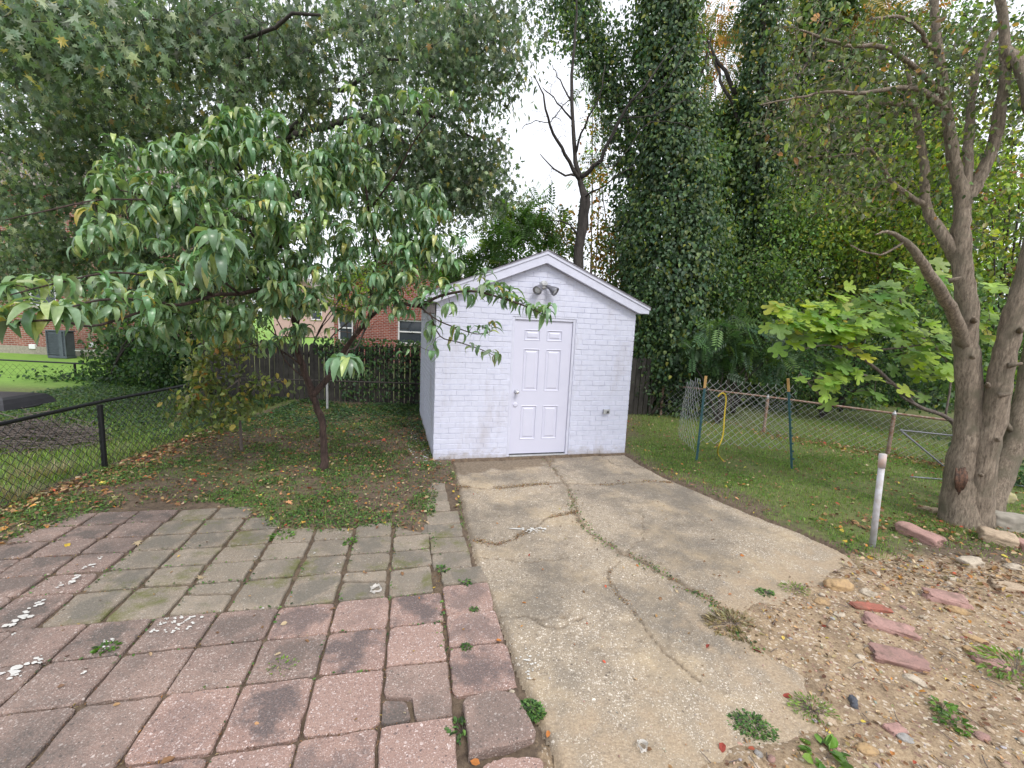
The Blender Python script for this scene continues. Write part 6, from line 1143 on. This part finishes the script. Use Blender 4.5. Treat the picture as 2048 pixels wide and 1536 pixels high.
# ---- single fallen leaves
LF = {'orange': (.45, .17, .05), 'yellow': (.55, .38, .06), 'brown': (.24, .13, .07), 'tan': (.45, .35, .23), 'red': (.30, .06, .045)}
def fleaf(px, py, s_, colr, where, tm=T_OVAL):
    p = g(px, py); a = random.random() * 6.28; z_ = max(gz(*p), .0) + .006
    V, L, Z, T = place(tm, np.zeros((1, 3)), np.array([[math.cos(a), math.sin(a), .1]]), np.array([[random.uniform(-.6, .6), random.uniform(-.6, .6), 1.]]), s_ * .9, np.array([LF[colr]]))
    o = npmesh('fallen_leaf', V, L, Z, M['dry_leaf'], None, T); o.location = (p[0], p[1], z_); tag(o, f'{colr} fallen leaf {where}', 'leaf')
for a in [(135, 1088, .075, 'yellow', 'on the far left pavers', T_OVAL), (275, 1083, .09, 'tan', 'curled on the mossy pavers right of the yellow leaf', T_MAPLE), (397, 1160, .09, 'tan', 'curled on the mossy grey paver in the middle', T_MAPLE), (1052, 1208, .04, 'orange', 'alone on the middle of the concrete'), (1100, 975, .05, 'orange', 'in the far crack of the concrete'), (1240, 1448 - 485, .05, 'red', 'by the far right crack of the concrete'),
          (563, 1308, .045, 'tan', 'curled in the middle of a pink paver'), (575, 1246, .045, 'tan', 'near the top edge of a pink paver'), (672, 1218, .05, 'brown', 'on the joint between pink pavers'), (610, 1281, .04, 'brown', 'beside a joint on the pink pavers'), (803, 1145, .05, 'brown', 'on a grey paver near the edge column'), (866, 1178, .035, 'yellow', 'between the grey pavers and the edge column'), (992, 1282, .04, 'orange', 'on the edge of the second pink edge paver'),
          (960, 1530, .055, 'orange', 'at the bottom edge beside the loose slab'), (1098, 1463, .04, 'orange', 'standing beside the green weed clump'), (320, 1530, .06, 'brown', 'at the bottom edge of the pink pavers'), (1450, 998, .06, 'orange', 'on the right edge of the concrete'), (1480, 1112, .05, 'orange', 'on the right half of the concrete'), (1430, 1000 + 80, .045, 'brown', 'on the stained part of the concrete'), (1272, 1130, .035, 'orange', 'beside the main crack of the concrete'),
          (1352, 1180, .045, 'tan', 'below the main crack of the concrete'), (1320, 1195, .045, 'brown', 'left of the tan leaf below the main crack'), (1418, 1290, .05, 'red', 'low on the right half of the concrete'), (1523, 1308, .06, 'red', 'standing at the edge of the gravel'), (1445, 1487, .06, 'red', 'near the bottom end of the concrete'), (1585, 1395, .06, 'red', 'in the sand by the feathery weed'), (1698, 1088, .07, 'yellow', 'at the foot of the grey pipe post'), (1845, 1138, .09, 'yellow', 'in the litter below the pink stone block'),
          (445, 970, .07, 'orange', 'on the soil left of the peach trunk'), (412, 950, .07, 'orange', 'farther left on the soil behind another orange leaf'), (770, 1025, .06, 'orange', 'at the far right edge of the patio soil'), (770, 1048, .08, 'yellow', 'on the far edge pavers'), (905, 1222 - 240, .05, 'yellow', 'beside the far edge column pavers')]:
    fleaf(*a)
# ---- crumpled scraps and paint spill
def scrap(px, py, r_, label, name='scrap', cat='litter'):
    p = g(px, py); mb = MB(); 
    for k in range(7):
        a0 = random.random() * 6.28; P = [(math.cos(a0 + t) * r_ * random.uniform(.5, 1.1), math.sin(a0 + t) * r_ * .8, .006 + .02 * random.random()) for t in np.linspace(0, 2.8, 6)]; Q_ = subdiv(P, 3); wv = np.array([0, 0, random.uniform(.008, .018)]); V = np.concatenate([Q_, Q_ + wv]); k_ = len(Q_); mb.add(V, [(i, i + 1, k_ + i + 1, k_ + i) for i in range(k_ - 1)])
    o = mb.build(name, M['feather'], None, True); o.location = (p[0], p[1], .0); tag(o, label, cat)
scrap(752, 1183, .05, 'crumpled whitish plastic scrap on the split grey paver', 'plastic_scrap'); scrap(1285, 1500, .03, 'small crumpled foil scrap at the bottom of the concrete', 'foil_scrap')
p = g(1065, 1060); mb = MB()
for k in range(34):
    a = random.gauss(0, 1); V, Fc = splat(random.gauss(0, .07), random.gauss(0, .035), random.uniform(.004, .017), .0012 * (k % 9), None); mb.add(V, Fc)
V, Fc = splat(-.16, .0, .012, .0, None); V[:, 0] = (V[:, 0] + .16) * 5 - .16; mb.add(V, Fc)
o = mb.build('paint_spill', M['white_paint_spot']); o.location = (p[0], p[1], .006); tag(o, 'white dried paint spill on the concrete beside the crack', 'paint')
p = g(1058, 1332); mb = MB()
for k in range(26): V, Fc = splat(random.gauss(0, .03), random.gauss(0, .07), random.uniform(.003, .008), .0012 * (k % 9), None); mb.add(V, Fc)
o = mb.build('paint_spatter', M['white_paint_spot']); o.location = (p[0], p[1], .006); tag(o, 'fine white paint spatter on the left edge of the concrete', 'paint')
# ---- brush pile and black lid beyond the black fence
c_ = np.array([-6.75, 6.0, 0]); mb = MB()
for k in range(420):
    a = random.random() * 6.28; r_ = random.random() ** .6 * .75; h_ = (1 - r_ / .95) * .48 * random.random(); p = np.array([math.cos(a) * r_ * 1.1, math.sin(a) * r_ * .7, h_ + .02]); d_ = unit(np.array([random.gauss(0, 1), random.gauss(0, .6), random.gauss(0, .22)])); L = random.uniform(.2, .6); m_ = np.cross(d_, [0, 0, 1]) * random.gauss(0, .06)
    q0, q1 = p - d_ * L / 2, p + d_ * L / 2; q0[2], q1[2] = max(q0[2], .01), max(q1[2], .01); mb.tube([q0, p + m_, q1], [.006, .005, .002], 4)
o = mb.build('brush_pile', M['twig_bark']); o.location = tuple(c_); tag(o, 'heap of grey brown cut brushwood beyond the black fence', 'brush pile')
lid = empty('black_lid', (-7.75, 6.35, -.06), .1, 'black plastic lid like cover lying on top of the brushwood heap', 'cover'); mb = MB()
prof = [(0, .52), (.03, .60), (.08, .655), (.16, .68)]; n0 = len(prof); hw, hd = .56, .40; V = []; Fc = []
for e, z_ in prof:
    for (sx, sy) in ((-1, -1), (0, -1.06), (1, -1), (1.04, 0), (1, 1), (0, 1.06), (-1, 1), (-1.04, 0)): V.append((sx * (hw - e), sy * (hd - e), z_))
for i in range(n0 - 1):
    for j in range(8): Fc.append((i * 8 + j, i * 8 + (j + 1) % 8, (i + 1) * 8 + (j + 1) % 8, (i + 1) * 8 + j))
Fc.append(tuple(range(8))[::-1]); Fc.append(tuple((n0 - 1) * 8 + j for j in range(8))); mb.add(V, Fc).build('cover', M['black_plastic'], lid)
mb = MB(); mb.tube([(math.cos(t) * .585, math.sin(t) * .43, .52) for t in np.linspace(0, 6.283, 29)], .018, 6); mb.build('rim', M['black_plastic'], lid)
# ---- folded metal frame behind the forked tree
fr_ = empty('metal_frame', (7.3, 7.0, 0), 0, 'silver folding metal chair frame lying behind the forked trunks', 'frame')
for A, B in (((-.75, .2, .55), (.9, -.1, .5)), ((-.72, .2, .53), (-.15, -.1, .0)), ((-.6, .3, .5), (-.05, .1, .02)), ((-1.3, -.7, .03), (.2, -.9, .03)), ((-.3, -.5, .03), (.9, -.9, .05)), ((.3, .1, .5), (.4, -.4, .02))): MB().tube([A, B], .012, 8).build('tube', M['lamp_metal'], fr_)
